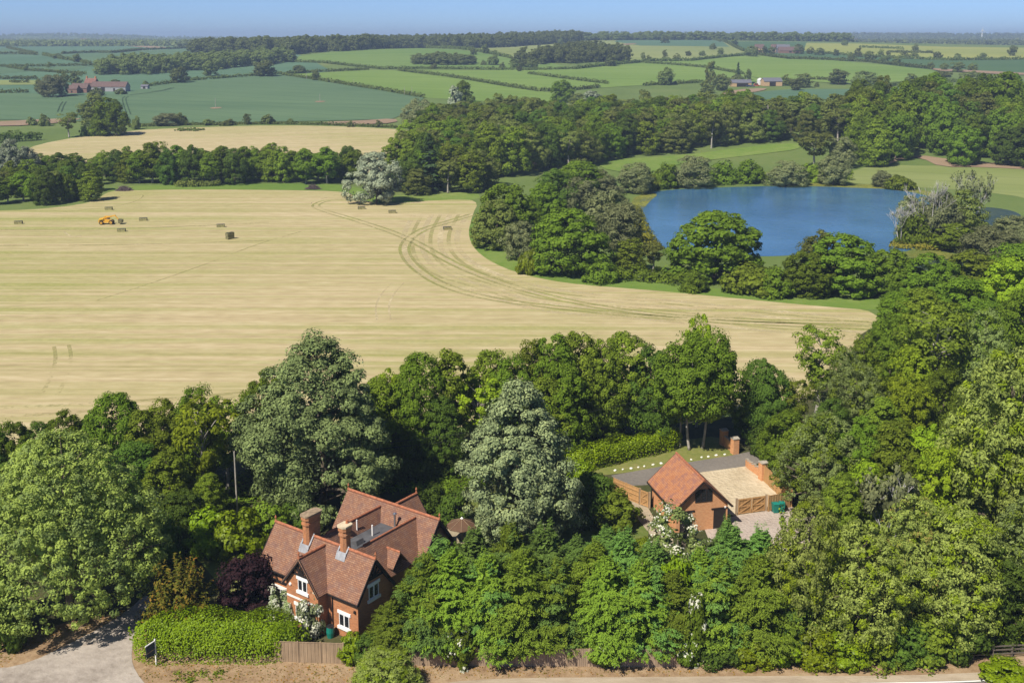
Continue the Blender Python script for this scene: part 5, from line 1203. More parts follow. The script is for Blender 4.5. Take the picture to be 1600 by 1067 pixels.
# ------------------------------------------------------------------ lakeside, middle distance
for k, px, b, t, w, l in (('round_m', 792, 388, 285, 105, 'big dark tree at the left end of the lakeside thicket'), ('roundolive_m', 775, 396, 312, 84, 'round olive bushy tree at the rim of the stubble'), ('willow_m', 812, 412, 344, 60, 'grey green willow left of the large round sycamore'), ('round_m', 888, 440, 326, 132, 'large round dark sycamore between stubble and lake, left one'),
    ('willow_m', 945, 385, 296, 86, 'grey willow at the left bank behind the round sycamore'), ('willow_m', 968, 398, 316, 84, 'pale silvery willow leaning over the left bank'), ('mid_m', 985, 430, 372, 62, 'green bushy tree left of the lake oak'), ('sparse_m', 1020, 432, 378, 48, 'thin half bare tree just left of the lake oak'), ('round_m', 1117, 452, 328, 156, 'great dark oak in front of the lake'),
    ('bushlow_m', 1180, 468, 418, 116, 'low spreading green bush right of the great lake oak'), ('round_m', 1258, 470, 392, 90, 'dark tree on the near bank, left of the olive one'), ('round_m', 1315, 470, 366, 130, 'wide dark green tree on the near bank below the lake'), ('roundolive_m', 1282, 455, 360, 80, 'pale topped tree behind the wide dark one on the near bank'), ('round_m', 1385, 474, 388, 90, 'dark tree at the right end of the near bank'),
    ('round_m', 1450, 485, 396, 100, 'dark tree beyond the stubble corner, left of three'), ('mid_m', 1515, 480, 392, 110, 'green tree beyond the stubble corner, middle of three'), ('oak_m', 1585, 470, 380, 110, 'dark tree at the right edge beyond the stubble corner'), ('round_m', 850, 360, 286, 76, 'mid green tree in the lakeside thicket behind the olive tree'), ('willow_m', 905, 330, 276, 74, 'soft grey willow on the upper left bank'), ('willow_m', 935, 312, 264, 74, 'soft grey willow highest on the left bank'),
    ('round_m', 905, 312, 250, 92, 'round bright topped tree in front of the wood edge'), ('willow_m', 992, 302, 254, 60, 'olive willow at the upper left corner of the lake'), ('dark_m', 868, 330, 262, 70, 'dark tree between wood and lakeside willows'), ('bushlow_m', 1008, 296, 270, 44, 'low bush at the far left lake shore'), ('bush_m', 1040, 294, 258, 50, 'dark bush on the far lake shore left of the pale willow'), ('willow_m', 1083, 293, 241, 66, 'large pale willow on the far lake shore'),
    ('bush_m', 1128, 286, 254, 54, 'green bush on the far lake shore right of the pale willow'), ('bush_m', 1172, 286, 252, 52, 'round green bush in the middle of the far lake shore'), ('willow_m', 1228, 290, 250, 68, 'olive willow on the far lake shore, middle right'), ('willow_m', 1301, 289, 244, 58, 'round grey willow at the right of the far lake shore'), ('bushlow_m', 1265, 284, 258, 44, 'low green bush between two far shore willows'),
    ('sparse_m', 1272, 262, 206, 62, 'light green open tree behind the far shore, left one'), ('willow_m', 1312, 262, 212, 52, 'pale green open tree behind the far shore, right one'), ('willow_m', 1378, 292, 266, 34, 'small grey willow on the grass right of the lake'), ('bushlow_m', 1405, 296, 276, 50, 'low bushes on the right lake shore'),
    ('birch_bare', 1448, 392, 280, 84, 'bare white trunked birch on the lake spit, tallest one'), ('birch_bare', 1406, 388, 312, 60, 'small bare birch leaning at the tip of the lake spit'), ('birch_m', 1522, 372, 270, 50, 'thin leafy birch with pale trunk on the lake spit'), ('willow_m', 1468, 388, 300, 70, 'grey green willow on the lake spit behind the bare birch'), ('olive_m', 1500, 385, 292, 66, 'olive tree on the lake spit between willow and leafy birch'), ('bush_m', 1425, 388, 335, 58, 'dark green bush at the foot of the bare birch'),
    ('mid_m', 1490, 400, 350, 70, 'green low tree at the front of the lake spit'), ('willow_m', 1550, 420, 352, 100, 'drooping olive willow right of the lake spit'), ('willow_m', 1612, 410, 350, 70, 'drooping willow at the right photo edge by the lake'), ('gorse_m', 1460, 392, 368, 60, 'bright low bush along the spit waterline'), ('bush_m', 1085, 460, 425, 50, 'low bush at the foot of the great lake oak'), ('bush_m', 940, 446, 410, 60, 'dark low bush between sycamore and green bushy tree'), ('bush_m', 1215, 470, 420, 70, 'green bush between the low spreading bush and the dark tree'), ('gorse_m', 830, 432, 392, 50, 'low bramble at the stubble rim under the willow'),
    ('silver_m', 588, 318, 236, 84, 'big silver white willow standing alone at the stubble'), ('dark_m', 640, 300, 238, 60, 'dark bushy tree just right of the silver willow'), ('olive_m', 652, 305, 262, 44, 'small olive tree beside the silver willow'), ('fir_m', 671, 300, 208, 56, 'tall dark fir at the corner of the wood'), ('mid_m', 735, 300, 234, 58, 'round yellow green tree at the wood corner'), ('sparse_m', 700, 302, 250, 48, 'olive open tree between the dark fir and the round tree'), ('mid_m', 618, 278, 215, 48, 'mid green tree behind the silver willow'), ('olive_m', 690, 280, 212, 60, 'olive tree behind the dark fir'), ('mid_m', 648, 285, 205, 60, 'yellow green tree left of the dark fir'),
    ('willow_m', 1425, 372, 305, 60, 'pale grey willow behind the small bare birch on the spit'), ('silver_m', 1482, 384, 318, 46, 'silvery bush between the bare birch and the olive tree'), ('willow_m', 1580, 384, 336, 70, 'low pale willow beyond the small dark pond'), ('round_m', 1620, 440, 372, 90, 'round dark tree at the right edge below the drooping willows'), ('silver_m', 22, 290, 216, 50, 'silver grey willow at the left edge behind the copse, larger'), ('silver_m', 45, 285, 228, 40, 'silver grey willow behind the copse, smaller right one')):
    S(k, px, b - (w * .11 if b > 375 else 0), t, w, l)
hedge([(990, 290), (1080, 284), (1200, 281), (1330, 281)], 5, 3.2, 'leaf_mid', .6, 6, 'rough green scrub bank along the far lake shore', name='scrub_bank', lump=.5)
hedge([(830, 414), (900, 428), (1000, 437), (1080, 443)], 6, 2.2, 'leaf_oak', .5, 7, 'rough bramble bank along the stubble under the lakeside trees', name='scrub_bank', lump=.5)
hedge([(1020, 392), (1000, 360), (990, 330)], 4, 1.6, 'leaf_reed', .5, 7, 'yellow green reeds along the left lake bank', name='reed_bed', lump=.4)
hedge([(1390, 386), (1440, 390), (1500, 390)], 4, 1.2, 'leaf_reed', .5, 7, 'yellow green reeds round the lake spit', name='reed_bed', lump=.4)
hedge([(275, 291), (300, 292), (345, 290)], 4, 1.8, 'leaf_olive', .5, 8, 'olive bramble clump in front of the slim belt trees', name='scrub_bank', lump=.4)
# slim belt at the far side of the stubble
bl = []; g = random.Random(8)
for i in range(25):
    px = 170 + i * 16.2 + g.uniform(-4, 4); bl.append((g.choice(['belt_m', 'belt_m', 'belt_m', 'mid_m', 'dark_m']), px, 286 + g.uniform(-5, 3), g.uniform(220, 241), g.uniform(34, 52)))
row(bl, 'in the belt beyond the stubble', 'slim tree belt beyond the stubble')
bl = []
for i in range(22):
    px = 165 + i * 18 + g.uniform(-6, 6); bl.append((g.choice(['belt_m', 'mid_m', 'dark_m']), px, 274 + g.uniform(-3, 3), g.uniform(228, 242), g.uniform(28, 42)))
row(bl, 'behind the belt beyond the stubble', 'slim tree belt beyond the stubble')
bl = []
for (x0, x1, n, b, t0, t1) in ((-10, 148, 9, 317, 262, 278), (-5, 152, 9, 305, 248, 268), (0, 150, 8, 292, 240, 256), (10, 150, 7, 280, 236, 250)):
    for i in range(n): bl.append((g.choice(['belt_m', 'mid_m', 'dark_m', 'oak_m', 'sparse_m']), x0 + (x1 - x0) * (i + g.uniform(.2, .8)) / n, b - (4 if i > n * .7 else 0) + g.uniform(-3, 3), g.uniform(t0, t1), g.uniform(30, 46)))
row(bl, 'in the copse left of the stubble', 'copse at the left of the stubble')

# the wood behind the lake: individual trees on a jittered grid inside its outline
def inside(p, poly):
    c = False; n = len(poly)
    for i in range(n):
        a, b = poly[i], poly[(i + 1) % n]
        if (a.y > p[1]) != (b.y > p[1]) and p[0] < (b.x - a.x) * (p[1] - a.y) / (b.y - a.y) + a.x: c = not c
    return c
def wood_trees(pix, step, kinds, hr, wr, seed, where, group):
    poly = [P(*p) for p in pix]; g = random.Random(seed); pts = []
    x0, x1 = min(p.x for p in poly), max(p.x for p in poly); y0, y1 = min(p.y for p in poly), max(p.y for p in poly)
    j = 0; y = y0
    while y < y1:
        x = x0 + (j % 2) * step / 2
        while x < x1:
            q = (x + g.uniform(-.36, .36) * step, y + g.uniform(-.36, .36) * step)
            if inside(q, poly): pts.append((q, j))
            x += step
        y += step * .9; j += 1
    rows = sorted({r for _, r in pts}); out = 0
    for ri, r in enumerate(rows):
        L = sorted([q for q, rr_ in pts if rr_ == r], key=lambda q: q[0] / q[1])
        for i, q in enumerate(L):
            k = g.choice(kinds); h = g.uniform(*hr); w = g.uniform(*wr); front = ri < 2
            if front: h *= .85
            plant(k, Vector((q[0], q[1], H1(*q) - .2)), h, w, f'{KLOOK.get(k, "tree")}, {ordinal(i)} from left, {ordinal(ri)} row {where}', group); out += 1
    return out
kw = ['oak_m', 'oak_m', 'mid_m', 'mid_m', 'dark_m', 'dark_m', 'olive_m', 'olive_m', 'sparse_m']
n1 = wood_trees([(650, 296), (632, 250), (672, 214), (710, 196), (850, 196), (1000, 196), (1150, 192), (1330, 196), (1330, 232), (1235, 222), (1180, 224), (1050, 240), (950, 247), (920, 258), (850, 268), (760, 280), (740, 298)], 11.3, kw, (13.5, 18), (11.5, 15), 3, 'of the lake wood', 'wood behind the lake')
n2 = wood_trees([(1330, 240), (1320, 190), (1700, 186), (1700, 270), (1500, 262), (1440, 242), (1400, 250), (1360, 262)], 12.6, ['oak_m', 'oak_m', 'dark_m', 'mid_m', 'olive_m'], (17, 23), (13, 17), 4, 'of the right hand wood', 'tall wood right of the lake')
S('pine_m', 1470, 222, 128, 62, 'dark flat topped pine standing over the tall right hand wood'); S('oak_m', 1566, 214, 112, 76, 'large oak whose crown tops the tall right hand wood'); S('oak_m', 1412, 226, 126, 66, 'tall dark oak at the left of the tall right hand wood'); S('olive_m', 1530, 224, 140, 60, 'olive tree between the flat pine and the large oak')
S('willow_m', 660, 206, 154, 62, 'wide soft olive tree at the upper left of the wood'); S('oak_m', 725, 176, 126, 36, 'dark round tree above the wood against the green field'); S('pale_f', 712, 180, 133, 26, 'pale blossoming hawthorn in front of the dark round tree'); S('oak_m', 878, 160, 124, 37, 'dark round tree alone above the wood, right of the hawthorn'); S('pale_f', 925, 172, 141, 42, 'white poplar clump at the upper edge of the wood')
S('oak_f', 905, 170, 146, 36, 'dark tree left of the white poplar clump')
bl = [(g.choice(['oak_f', 'olive_f', 'oak_f']), px, g.uniform(184, 190), g.uniform(140, 155) + abs(px - 1040) * .03, g.uniform(30, 44)) for px in range(950, 1350, 19)]
row(bl, 'along the far edge of the wood', 'far edge of the wood')

# ------------------------------------------------------------------ shrubs and trees in the far fields
for k, px, b, t, w, l in (('olive_m', 150, 198, 145, 50, 'tall grey green tree left half of the big field clump'), ('oak_m', 172, 212, 152, 60, 'big dark tree in the clump at the second hay field'), ('bush_m', 155, 212, 192, 42, 'dark bush at the foot of the big field clump'), ('bush_m', 132, 212, 198, 16, 'small round dark bush left of the big field clump'), ('sparse_m', 108, 215, 176, 38, 'small open tree with a bare trunk on the left meadow'),
    ('bush_f', 68, 197, 180, 20, 'small dark tree by the bare strip, far left'), ('bush_f', 50, 196, 184, 18, 'small bush by the bare strip, left of the small dark tree'), ('bush_f', 213, 202, 183, 16, 'small brown bush right of the big field clump'), ('willow_m', 262, 196, 177, 54, 'wide pale bush on the hedge line of the wheat'), ('bush_f', 284, 196, 178, 22, 'dark pointed bush beside the wide pale bush'), ('bush_f', 327, 196, 187, 24, 'low dark bush on the wheat edge, second from the pale bush'), ('bush_f', 357, 196, 187, 24, 'low reddish bush on the wheat edge'),
    ('oak_f', 386, 195, 178, 13, 'slim small tree on the wheat edge'), ('bush_f', 420, 194, 180, 24, 'dark bush pair on the wheat edge'), ('bush_f', 453, 193, 186, 13, 'tiny round bush on the wheat edge'), ('bush_f', 548, 199, 190, 13, 'tiny round bush on the bare strip, left one'), ('bush_f', 591, 199, 189, 14, 'tiny round bush on the bare strip, right one'),
    ('willow_m', 83, 152, 116, 44, 'large soft willow beside the left farm'), ('oak_f', 97, 150, 108, 26, 'dark tree behind the left farm willow'), ('oak_f', 64, 146, 122, 22, 'dark tree left of the left farm willow'), ('oak_f', 118, 138, 114, 22, 'dark tree behind the farmhouse chimneys'), ('bush_f', 150, 150, 138, 26, 'green bush in front of the left farm barns'), ('bush_f', 190, 148, 139, 20, 'green bush at the right end of the left farm'), ('bush_f', 228, 133, 127, 10, 'tiny dark bush above the field shed'), ('oak_f', 181, 136, 123, 16, 'small round tree behind the long barn'),
    ('oak_f', 281, 130, 103, 27, 'dark spreading oak alone in the wheat right of the farm'), ('oak_f', 329, 119, 95, 24, 'round green tree in front of the long wood'), ('oak_f', 414, 120, 92, 37, 'large round green tree pair on the wheat hedge'), ('oak_f', 467, 115, 101, 19, 'round tree above the barley hedge'), ('bush_f', 454, 115, 110, 6, 'tiny bush beside the round tree above the hedge'), ('oak_f', 494, 126, 110, 16, 'small dark tree in the barley corner'), ('bush_f', 512, 129, 122, 6, 'tiny bush in the barley below the small dark tree'),
    ('oak_f', 120, 98, 83, 14, 'small tree on the far left wheat, right of two'), ('oak_f', 89, 92, 83, 14, 'small tree on the far left wheat, left of two'), ('olive_f', 154, 101, 92, 18, 'grey scrub tree at the corner of the long wood'), ('olive_f', 77, 106, 97, 9, 'thin bare tree on the far left hedge'), ('oak_f', 80, 73, 65, 7, 'tiny tree on the far left skyline, first'), ('oak_f', 116, 73, 64, 8, 'tiny tree on the far left skyline, second'), ('oak_f', 40, 111, 101, 9, 'thin tree at the left end of the far hedge'), ('oak_f', 297, 75, 62, 22, 'round tree on the skyline left of the hill wood'), ('oak_f', 281, 76, 66, 10, 'small tree on the skyline beside a rounder one'),
    ('bush_f', 678, 108, 100, 13, 'round bush on the barley hedge below the small wood'), ('oak_f', 771, 102, 84, 21, 'round dark tree right of the small barley wood'), ('bush_f', 755, 102, 95, 11, 'small bush left of the round dark barley tree'), ('oak_f', 740, 86, 75, 11, 'grey green tree on the pale upper field, left'), ('oak_f', 758, 84, 68, 12, 'taller tree on the pale upper field, right'), ('oak_f', 774, 86, 78, 7, 'small tree right of the taller upper field tree'), ('oak_f', 842, 79, 71, 6, 'tiny dark tree in the upper pale meadow'), ('fir_f', 868, 86, 73, 5, 'thin dark conifer at the left of the hill wood'), ('oak_f', 843, 70, 57, 9, 'tree in front of the skyline wood, upper meadow left'), ('oak_f', 876, 70, 60, 9, 'tree in front of the skyline wood, upper meadow right'),
    ('bush_f', 785, 107, 98, 9, 'small bush on the pale bank, left'), ('oak_f', 803, 106, 92, 18, 'dark tree of the hedge clump, left'), ('oak_f', 818, 106, 90, 16, 'dark tree of the hedge clump, middle'), ('oak_f', 832, 108, 88, 18, 'dark tree of the hedge clump, right'), ('oak_f', 848, 101, 86, 16, 'dark tree joining the hedge clump to the hill wood'), ('oak_f', 811, 112, 102, 9, 'small tree just below the hedge clump'), ('oak_f', 1040, 133, 104, 30, 'large round oak alone in the middle of the bright barley'), ('oak_f', 1039, 68, 56, 14, 'dark oak alone on the high far field'), ('oak_f', 1147, 71, 60, 13, 'grey green tree on the high field, upper right'), ('oak_f', 1114, 78, 67, 11, 'small round tree on the high field, upper of two'), ('oak_f', 1126, 86, 75, 12, 'small round tree on the high field, lower of two'),
    ('oak_f', 1075, 88, 79, 10, 'small tree in the hill hedge, left of two'), ('oak_f', 1097, 88, 79, 10, 'small tree in the hill hedge, right of two'), ('olive_f', 1056, 96, 83, 12, 'grey open tree in the hill hedge'), ('olive_f', 1005, 93, 82, 9, 'grey open tree beside the hill wood'), ('olive_f', 1014, 94, 86, 10, 'small grey tree right of the hill wood'), ('olive_f', 1039, 89, 78, 9, 'thin grey tree above the hill hedge'), ('bush_f', 1037, 95, 88, 10, 'dark bush in the hill hedge'), ('oak_f', 954, 104, 86, 21, 'dark tree in front of the hill wood'), ('oak_f', 934, 104, 96, 7, 'tiny tree left of the dark hill wood tree'),
    ('oak_f', 1175, 89, 71, 20, 'round dark tree left of the ridge farm'), ('oak_f', 1193, 85, 72, 12, 'dark tree before the ridge farm, left'), ('oak_f', 1206, 85, 72, 14, 'dark tree before the ridge farm, right'), ('oak_f', 1248, 85, 68, 16, 'tall dark tree right of the ridge farm'), ('olive_f', 1265, 85, 73, 12, 'grey tree right of the tall ridge farm tree'), ('oak_f', 1280, 87, 75, 16, 'round tree on the dark beet hedge, left'), ('oak_f', 1306, 88, 76, 10, 'small tree on the dark beet hedge'), ('oak_f', 1330, 95, 82, 13, 'round tree in the beet field, left'), ('olive_f', 1341, 90, 75, 14, 'grey open tree above the beet field'), ('oak_f', 1359, 97, 80, 19, 'large dark tree in the beet field'), ('olive_f', 1376, 89, 76, 11, 'tall grey tree right of the large beet field tree'), ('olive_f', 1388, 88, 79, 8, 'small thin tree on the yellow field'),
    ('oak_f', 1310, 132, 106, 34, 'large grey green tree right of the orange barn'), ('oak_f', 1352, 134, 110, 38, 'large round dark tree right of the farm'), ('olive_f', 1230, 134, 116, 20, 'olive tree close right of the orange barn'), ('oak_f', 1256, 137, 115, 30, 'dark round tree right of the orange barn'), ('oak_f', 1242, 142, 121, 20, 'dark tree below the orange barn'), ('olive_f', 1110, 134, 96, 20, 'tall open poplar left of the farm shed'), ('olive_f', 1105, 146, 125, 26, 'wide grey green tree left of the farm shed'), ('oak_f', 1128, 142, 114, 28, 'dark round tree left of the farm shed'), ('fir_f', 1153, 122, 97, 10, 'pointed conifer above the farm shed'), ('oak_f', 1168, 126, 108, 12, 'tall round tree above the farm cars'), ('bush_f', 1150, 127, 117, 24, 'dark bush above the low farm shed'), ('bush_f', 1276, 136, 129, 8, 'tiny bush right of the farm trees'),
    ('olive_f', 1400, 100, 89, 16, 'grey tree on the beet field hedge, right part'), ('oak_f', 1464, 93, 80, 14, 'round tree on the yellow field edge, left'), ('oak_f', 1496, 95, 83, 11, 'round tree on the yellow field edge, middle'), ('oak_f', 1534, 93, 83, 15, 'low dark tree on the yellow field edge, right'), ('bush_f', 1486, 95, 90, 6, 'tiny bush on the yellow field edge'), ('olive_f', 1412, 92, 80, 14, 'grey tree clump on the yellow field, left'), ('olive_f', 1425, 92, 81, 12, 'grey tree clump on the yellow field, right'), ('bush_f', 1433, 91, 84, 7, 'small bush right of the grey clump on the yellow field'), ('oak_f', 1454, 108, 96, 11, 'dark tree at the bare strip, left'), ('oak_f', 1475, 110, 98, 14, 'grey tree at the bare strip, middle'), ('oak_f', 1496, 113, 97, 22, 'large grey tree clump at the bare strip'), ('olive_f', 1520, 111, 98, 16, 'pale tree at the right of the bare strip'),
    ('oak_f', 1471, 126, 110, 32, 'dark spreading tree below the bare strip'), ('oak_f', 1515, 136, 110, 36, 'dark round tree above the tall wood, left'), ('oak_f', 1535, 136, 116, 26, 'dark round tree above the tall wood, right'), ('olive_f', 1422, 129, 115, 20, 'grey tree above the tall wood, far left'), ('bush_f', 1375, 132, 124, 9, 'small round bush at the meadow edge, left'), ('bush_f', 1383, 132, 125, 6, 'small round bush at the meadow edge, right'), ('oak_f', 1582, 88, 70, 14, 'poplar tree on the far right yellow field'), ('olive_f', 1430, 80, 68, 12, 'leaning tree on the far right field, upper'), ('oak_f', 1320, 72, 62, 10, 'dark tree on the skyline field right of the ridge farm')):
    S(k, px, b, t, w, l)

FH = (('thin dark hedge at the far left between two wheat fields', [(-30, 85), (30, 85), (58, 86.5)]), ('diagonal hedge at the far left above a sharp corner', [(11, 76), (58, 86)]), ('hedge curving down to the corner of the long wood', [(67, 87), (90, 92), (142, 101)]), ('long curved hedge across the upper left wheat', [(96, 85), (150, 83), (176, 83.5), (221, 79), (300, 76)]), ('straight hedge left of the long wood', [(-30, 105), (60, 104.5), (146, 103)]), ('low hedge slanting towards the left farm', [(11, 106), (45, 111), (135, 117)]), ('thick hedge at the far left above the farm', [(-30, 124), (58, 124)]), ('skyline hedge of the far left wheat', [(-30, 73.5), (60, 73), (190, 72)]), ('hedge left of the farm willow', [(-30, 147), (45, 145)]), ('short rough hedge on the meadow left of the farm', [(16, 130), (47, 130)]),
      ('hedge along the top of the big wheat field', [(222, 137), (300, 126.5), (394, 119.5), (442, 117)]), ('hedge from the large tree pair to the barley corner', [(442, 117), (500, 113), (576, 110)]), ('long hedge dividing wheat and bright barley', [(442, 118), (529, 131), (600, 142.5), (662, 153.5)]), ('hedge below the hill barley', [(439, 97), (506, 99), (600, 109)]), ('long straight hedge through the middle barley', [(600, 108.5), (678, 108), (825, 110.5), (900, 108.5)]), ('hedge running down through the barley towards the dark round tree', [(622, 111), (697, 120), (735, 126), (793, 136), (844, 143.5), (900, 141)]), ('short hedge from the clump into the right barley', [(825, 116), (900, 126), (950, 132)]), ('hedge below the pale upper meadow', [(666, 76), (799, 92)]),
      ('hedge just above the white poplar clump', [(900, 141), (937, 137.5)]), ('hedge climbing past the hill wood', [(900, 108.5), (971, 101), (1022, 96.5), (1080, 96), (1134, 90), (1180, 86.5)]), ('hedge slanting across the bright barley above the oak', [(1005, 99), (1059, 102.5), (1106, 107), (1162, 117)]), ('hedge behind the lone barley oak', [(1005, 134.5), (1099, 129.5)]), ('hedge down the high field', [(1125, 64), (1162, 81)]), ('skyline hedge of the high field', [(1005, 61.5), (1060, 63), (1125, 66)]), ('long hedge between barley and dark beet field', [(1182, 86.5), (1231, 92.5), (1287, 94.5), (1353, 97), (1400, 102.5), (1457, 109.5)]), ('hedge between beet field and yellow field', [(1260, 83), (1405, 92.5), (1487, 95.5), (1640, 93.5)]), ('thin hedge in the yellow field, upper', [(1343, 75), (1412, 77.5)]), ('thin hedge in the yellow field, lower', [(1390, 83), (1458, 84)]), ('short hedge in the beet field', [(1375, 97), (1390, 93)]),
      ('hedge below the bright barley right of the farm', [(1262, 125), (1300, 126)]), ('low hedge on the meadow above the right wood', [(1360, 138), (1420, 132), (1500, 128)]))
for i, (lab, pts) in enumerate(FH):
    y = sum(p[1] for p in pts) / len(pts)
    hedge(pts, 3.2, 2.5 if y > 100 else 3.2, 'leaf_hedge', 1.2 if y > 100 else 1.7, 1.3 if y > 100 else .8, lab, 'field hedges', .5, 'field_hedge', 0)
hedge([(-30, 224), (20, 222), (64, 219)], 6, 4.2, 'leaf_dark', .7, 4, 'thick dark hedge at the left meadow above the silver willows', None, .4, 'field_hedge')
hedge([(200, 199), (300, 195), (480, 194), (620, 200)], 4, 1.2, 'leaf_hedge', .7, 3, 'rough green bank along the top of the second hay field', None, .7, 'field_hedge')
hedge([(278, 205), (300, 204), (314, 205)], 6, 1.0, 'leaf_hedge', .7, 5, 'low dark bramble patch on the second hay field', None, .5, 'bramble_patch')

def wood_mass(name, pix, step, kinds, hr, wr, seed, label, lim=None):
    """a far wood that reads as one mass: many crowns in one object"""
    poly = [P(*p) for p in pix] if not isinstance(pix[0], Vector) else list(pix)
    g = random.Random(seed); V = []; x0, x1 = min(p.x for p in poly), max(p.x for p in poly); y0, y1 = min(p.y for p in poly), max(p.y for p in poly)
    src = []
    for k in kinds:
        for t in TPL[k]:
            me = t['crown']; a = np.empty(len(me.vertices) * 3, np.float32); me.vertices.foreach_get('co', a); src.append((a.reshape(-1, 3), t['H'], t['W']))
    y = y0
    while y < y1:
        x = x0
        while x < x1:
            q = (x + g.uniform(-.45, .45) * step, y + g.uniform(-.45, .45) * step)
            if inside(q, poly):
                a, h0, w0 = g.choice(src); h = g.uniform(*hr); w = g.uniform(*wr); r = g.uniform(0, 6.28); c, s = math.cos(r), math.sin(r)
                b = a * np.array([w / w0, w / w0, h / h0]); b = np.stack([b[:, 0] * c - b[:, 1] * s, b[:, 0] * s + b[:, 1] * c, b[:, 2]], 1) + np.array([q[0], q[1], H1(*q) - .5]); V.append(b)
            x += step
        y += step
    if not V: return
    V = np.concatenate(V); me = np_mesh(name, V, np.arange(len(V)).reshape(-1, 4), ['leaf_far'])
    return tag(link(name, me), label, 'wood', kind='stuff')
F3 = ['oak_f', 'oak_f', 'olive_f']
wood_mass('long_wood', [(140, 117), (150, 112), (200, 107), (300, 102), (440, 93), (462, 97), (445, 98.5), (330, 110), (230, 117)], 12, F3, (12, 17), (13, 17), 11, 'long dark wood across the left wheat fields')
wood_mass('hill_wood', [(300, 84), (440, 86), (462, 86), (500, 82), (560, 80), (640, 76), (740, 76), (840, 71), (905, 67), (905, 63.5), (840, 67), (700, 71), (560, 74), (440, 79), (330, 79)], 14, F3, (15, 21), (14, 19), 12, 'long wood along the crest of the central hill')
wood_mass('small_wood', [(638, 101), (690, 103), (744, 103), (735, 98), (690, 96), (650, 97)], 11, F3, (8, 12), (12, 15), 13, 'small dark wood on the bright barley slope')
wood_mass('round_wood', [(800, 102), (880, 100), (985, 96), (975, 88), (900, 82), (880, 86), (840, 94)], 12, F3, (14, 18), (13, 16), 14, 'round dark wood on the slope right of the hedge clump')
wood_mass('ridge_wood', [Vector((x, y, 0)) for x, y in ((95, 1985), (330, 1970), (620, 1980), (640, 2085), (330, 2090), (95, 2085))], 19, F3, (13, 18), (18, 24), 15, 'line of woodland along the central skyline')
# blue wooded country towards the horizon
def band(x0, x1, y0, y1, n, seed, name, label, clump=9):
    g = np.random.default_rng(seed); c = Crown(seed); C = []
    for _ in range(n):
        y = y0 * (y1 / y0) ** g.uniform(0, 1); x = y * g.uniform(x0, x1); L = g.uniform(20, 160); a = g.uniform(-.35, .35); k = g.integers(2, clump)
        for i in range(k): C.append((x + L * math.cos(a) * (i / k - .5) * 2, y + L * math.sin(a) * (i / k - .5) * 2))
    C = np.array(C); z = Hgt(C[:, 0], C[:, 1]); h = g.uniform(7, 15, len(C))
    nl = 16; P3 = np.repeat(np.stack([C[:, 0], C[:, 1], z], 1), nl, 0); hh = np.repeat(h, nl)
    d = rdir(g, len(P3)); d[:, 2] = np.abs(d[:, 2]); p = P3 + d * np.stack([hh * .75, hh * .6, hh * .95], 1) * g.uniform(.6, 1, (len(P3), 1))
    c.put(p, d + .3 * UP + .4 * rdir(g, len(P3)), rdir(g, len(P3)), hh * .5, hh * .42)
    tag(link(name, c.mesh(name, ['leaf_far'])), label, 'woodland', kind='stuff')
band(-.54, -.19, 2170, 7000, 1000, 21, 'distant_woodland', 'blue wooded country along the far left horizon')
band(-.21, .13, 2400, 7000, 460, 22, 'distant_woodland', 'blue wooded country seen past the central hill wood')
band(.11, .54, 2460, 7000, 1200, 23, 'distant_woodland', 'blue wooded country along the far right horizon')
g = random.Random(31)
for i in range(46):
    y = 2465 * (6100 / 2465) ** g.random(); x = y * g.choice([g.uniform(-.51, -.2), g.uniform(.16, .51), g.uniform(.16, .51)]); w, d = g.uniform(60, 190), g.uniform(70, 280)
    sheet('field', None, g.choice(['c_barley', 'c_wheat2', 'c_ley', 'c_hay2', 'c_rape', 'c_barley2']), .8 + .02 * i, 0, [Vector((x - w, y - d, 0)), Vector((x + w, y - d * .8, 0)), Vector((x + w * 1.1, y + d, 0)), Vector((x - w * .9, y + d * .9, 0))])
# pale houses of far villages
g = random.Random(41)
for i in range(9):
    y = g.uniform(3600, 4200); x = y * (-.475 + .016 * i + g.uniform(-.005, .005)); t = tag(empty('village_house', (x, y, H1(x, y)), g.uniform(0, 3)), f'tiny pale village house on the far left horizon, {ordinal(i)} from the left', 'house', 'far village houses'); barn(t, -9, 9, -5, 5, 7, 12, 'whitewash', 'pantile_red' if i % 2 else 'slate')
for i in range(4):
    y = 3210 + 60 * i; x = y * (.274 + .0134 * i); t = tag(empty('village_house', (x, y, H1(x, y)), .3 * i), f'pale roofed building on the far right ridge, {ordinal(i)} from the left', 'house', 'far ridge houses'); barn(t, -13, 13, -6, 6, 8, 13, 'whitewash', 'tile_farm')

# ------------------------------------------------------------------ undergrowth and small plants near the camera
def scatter(name, poly_pix, n, leaf, l, hmax, seed, label, cat, clump=5, avoid=()):
    poly = [P(*p) for p in poly_pix]; av = [[P(*p) for p in a] for a in avoid]; g = np.random.default_rng(seed); c = Crown(seed); x0, x1 = min(p.x for p in poly), max(p.x for p in poly); y0, y1 = min(p.y for p in poly), max(p.y for p in poly); Q = []
    while len(Q) < n:
        q = (g.uniform(x0, x1), g.uniform(y0, y1))
        if inside(q, poly) and not any(inside(q, a) for a in av): Q.append((q[0], q[1], 0))
    Q = np.repeat(np.array(Q), clump, 0); m = len(Q); r = rdir(g, m); r[:, 2] = np.abs(r[:, 2]); p = Q + r * np.array([.55, .55, hmax]) * g.uniform(.2, 1, (m, 1))
    c.put(p, r + .7 * UP + .5 * rdir(g, m), rdir(g, m), l * g.uniform(.6, 1.3, m), l * .7)
    return tag(link(name, c.mesh(name, [leaf])), label, cat, kind='stuff')
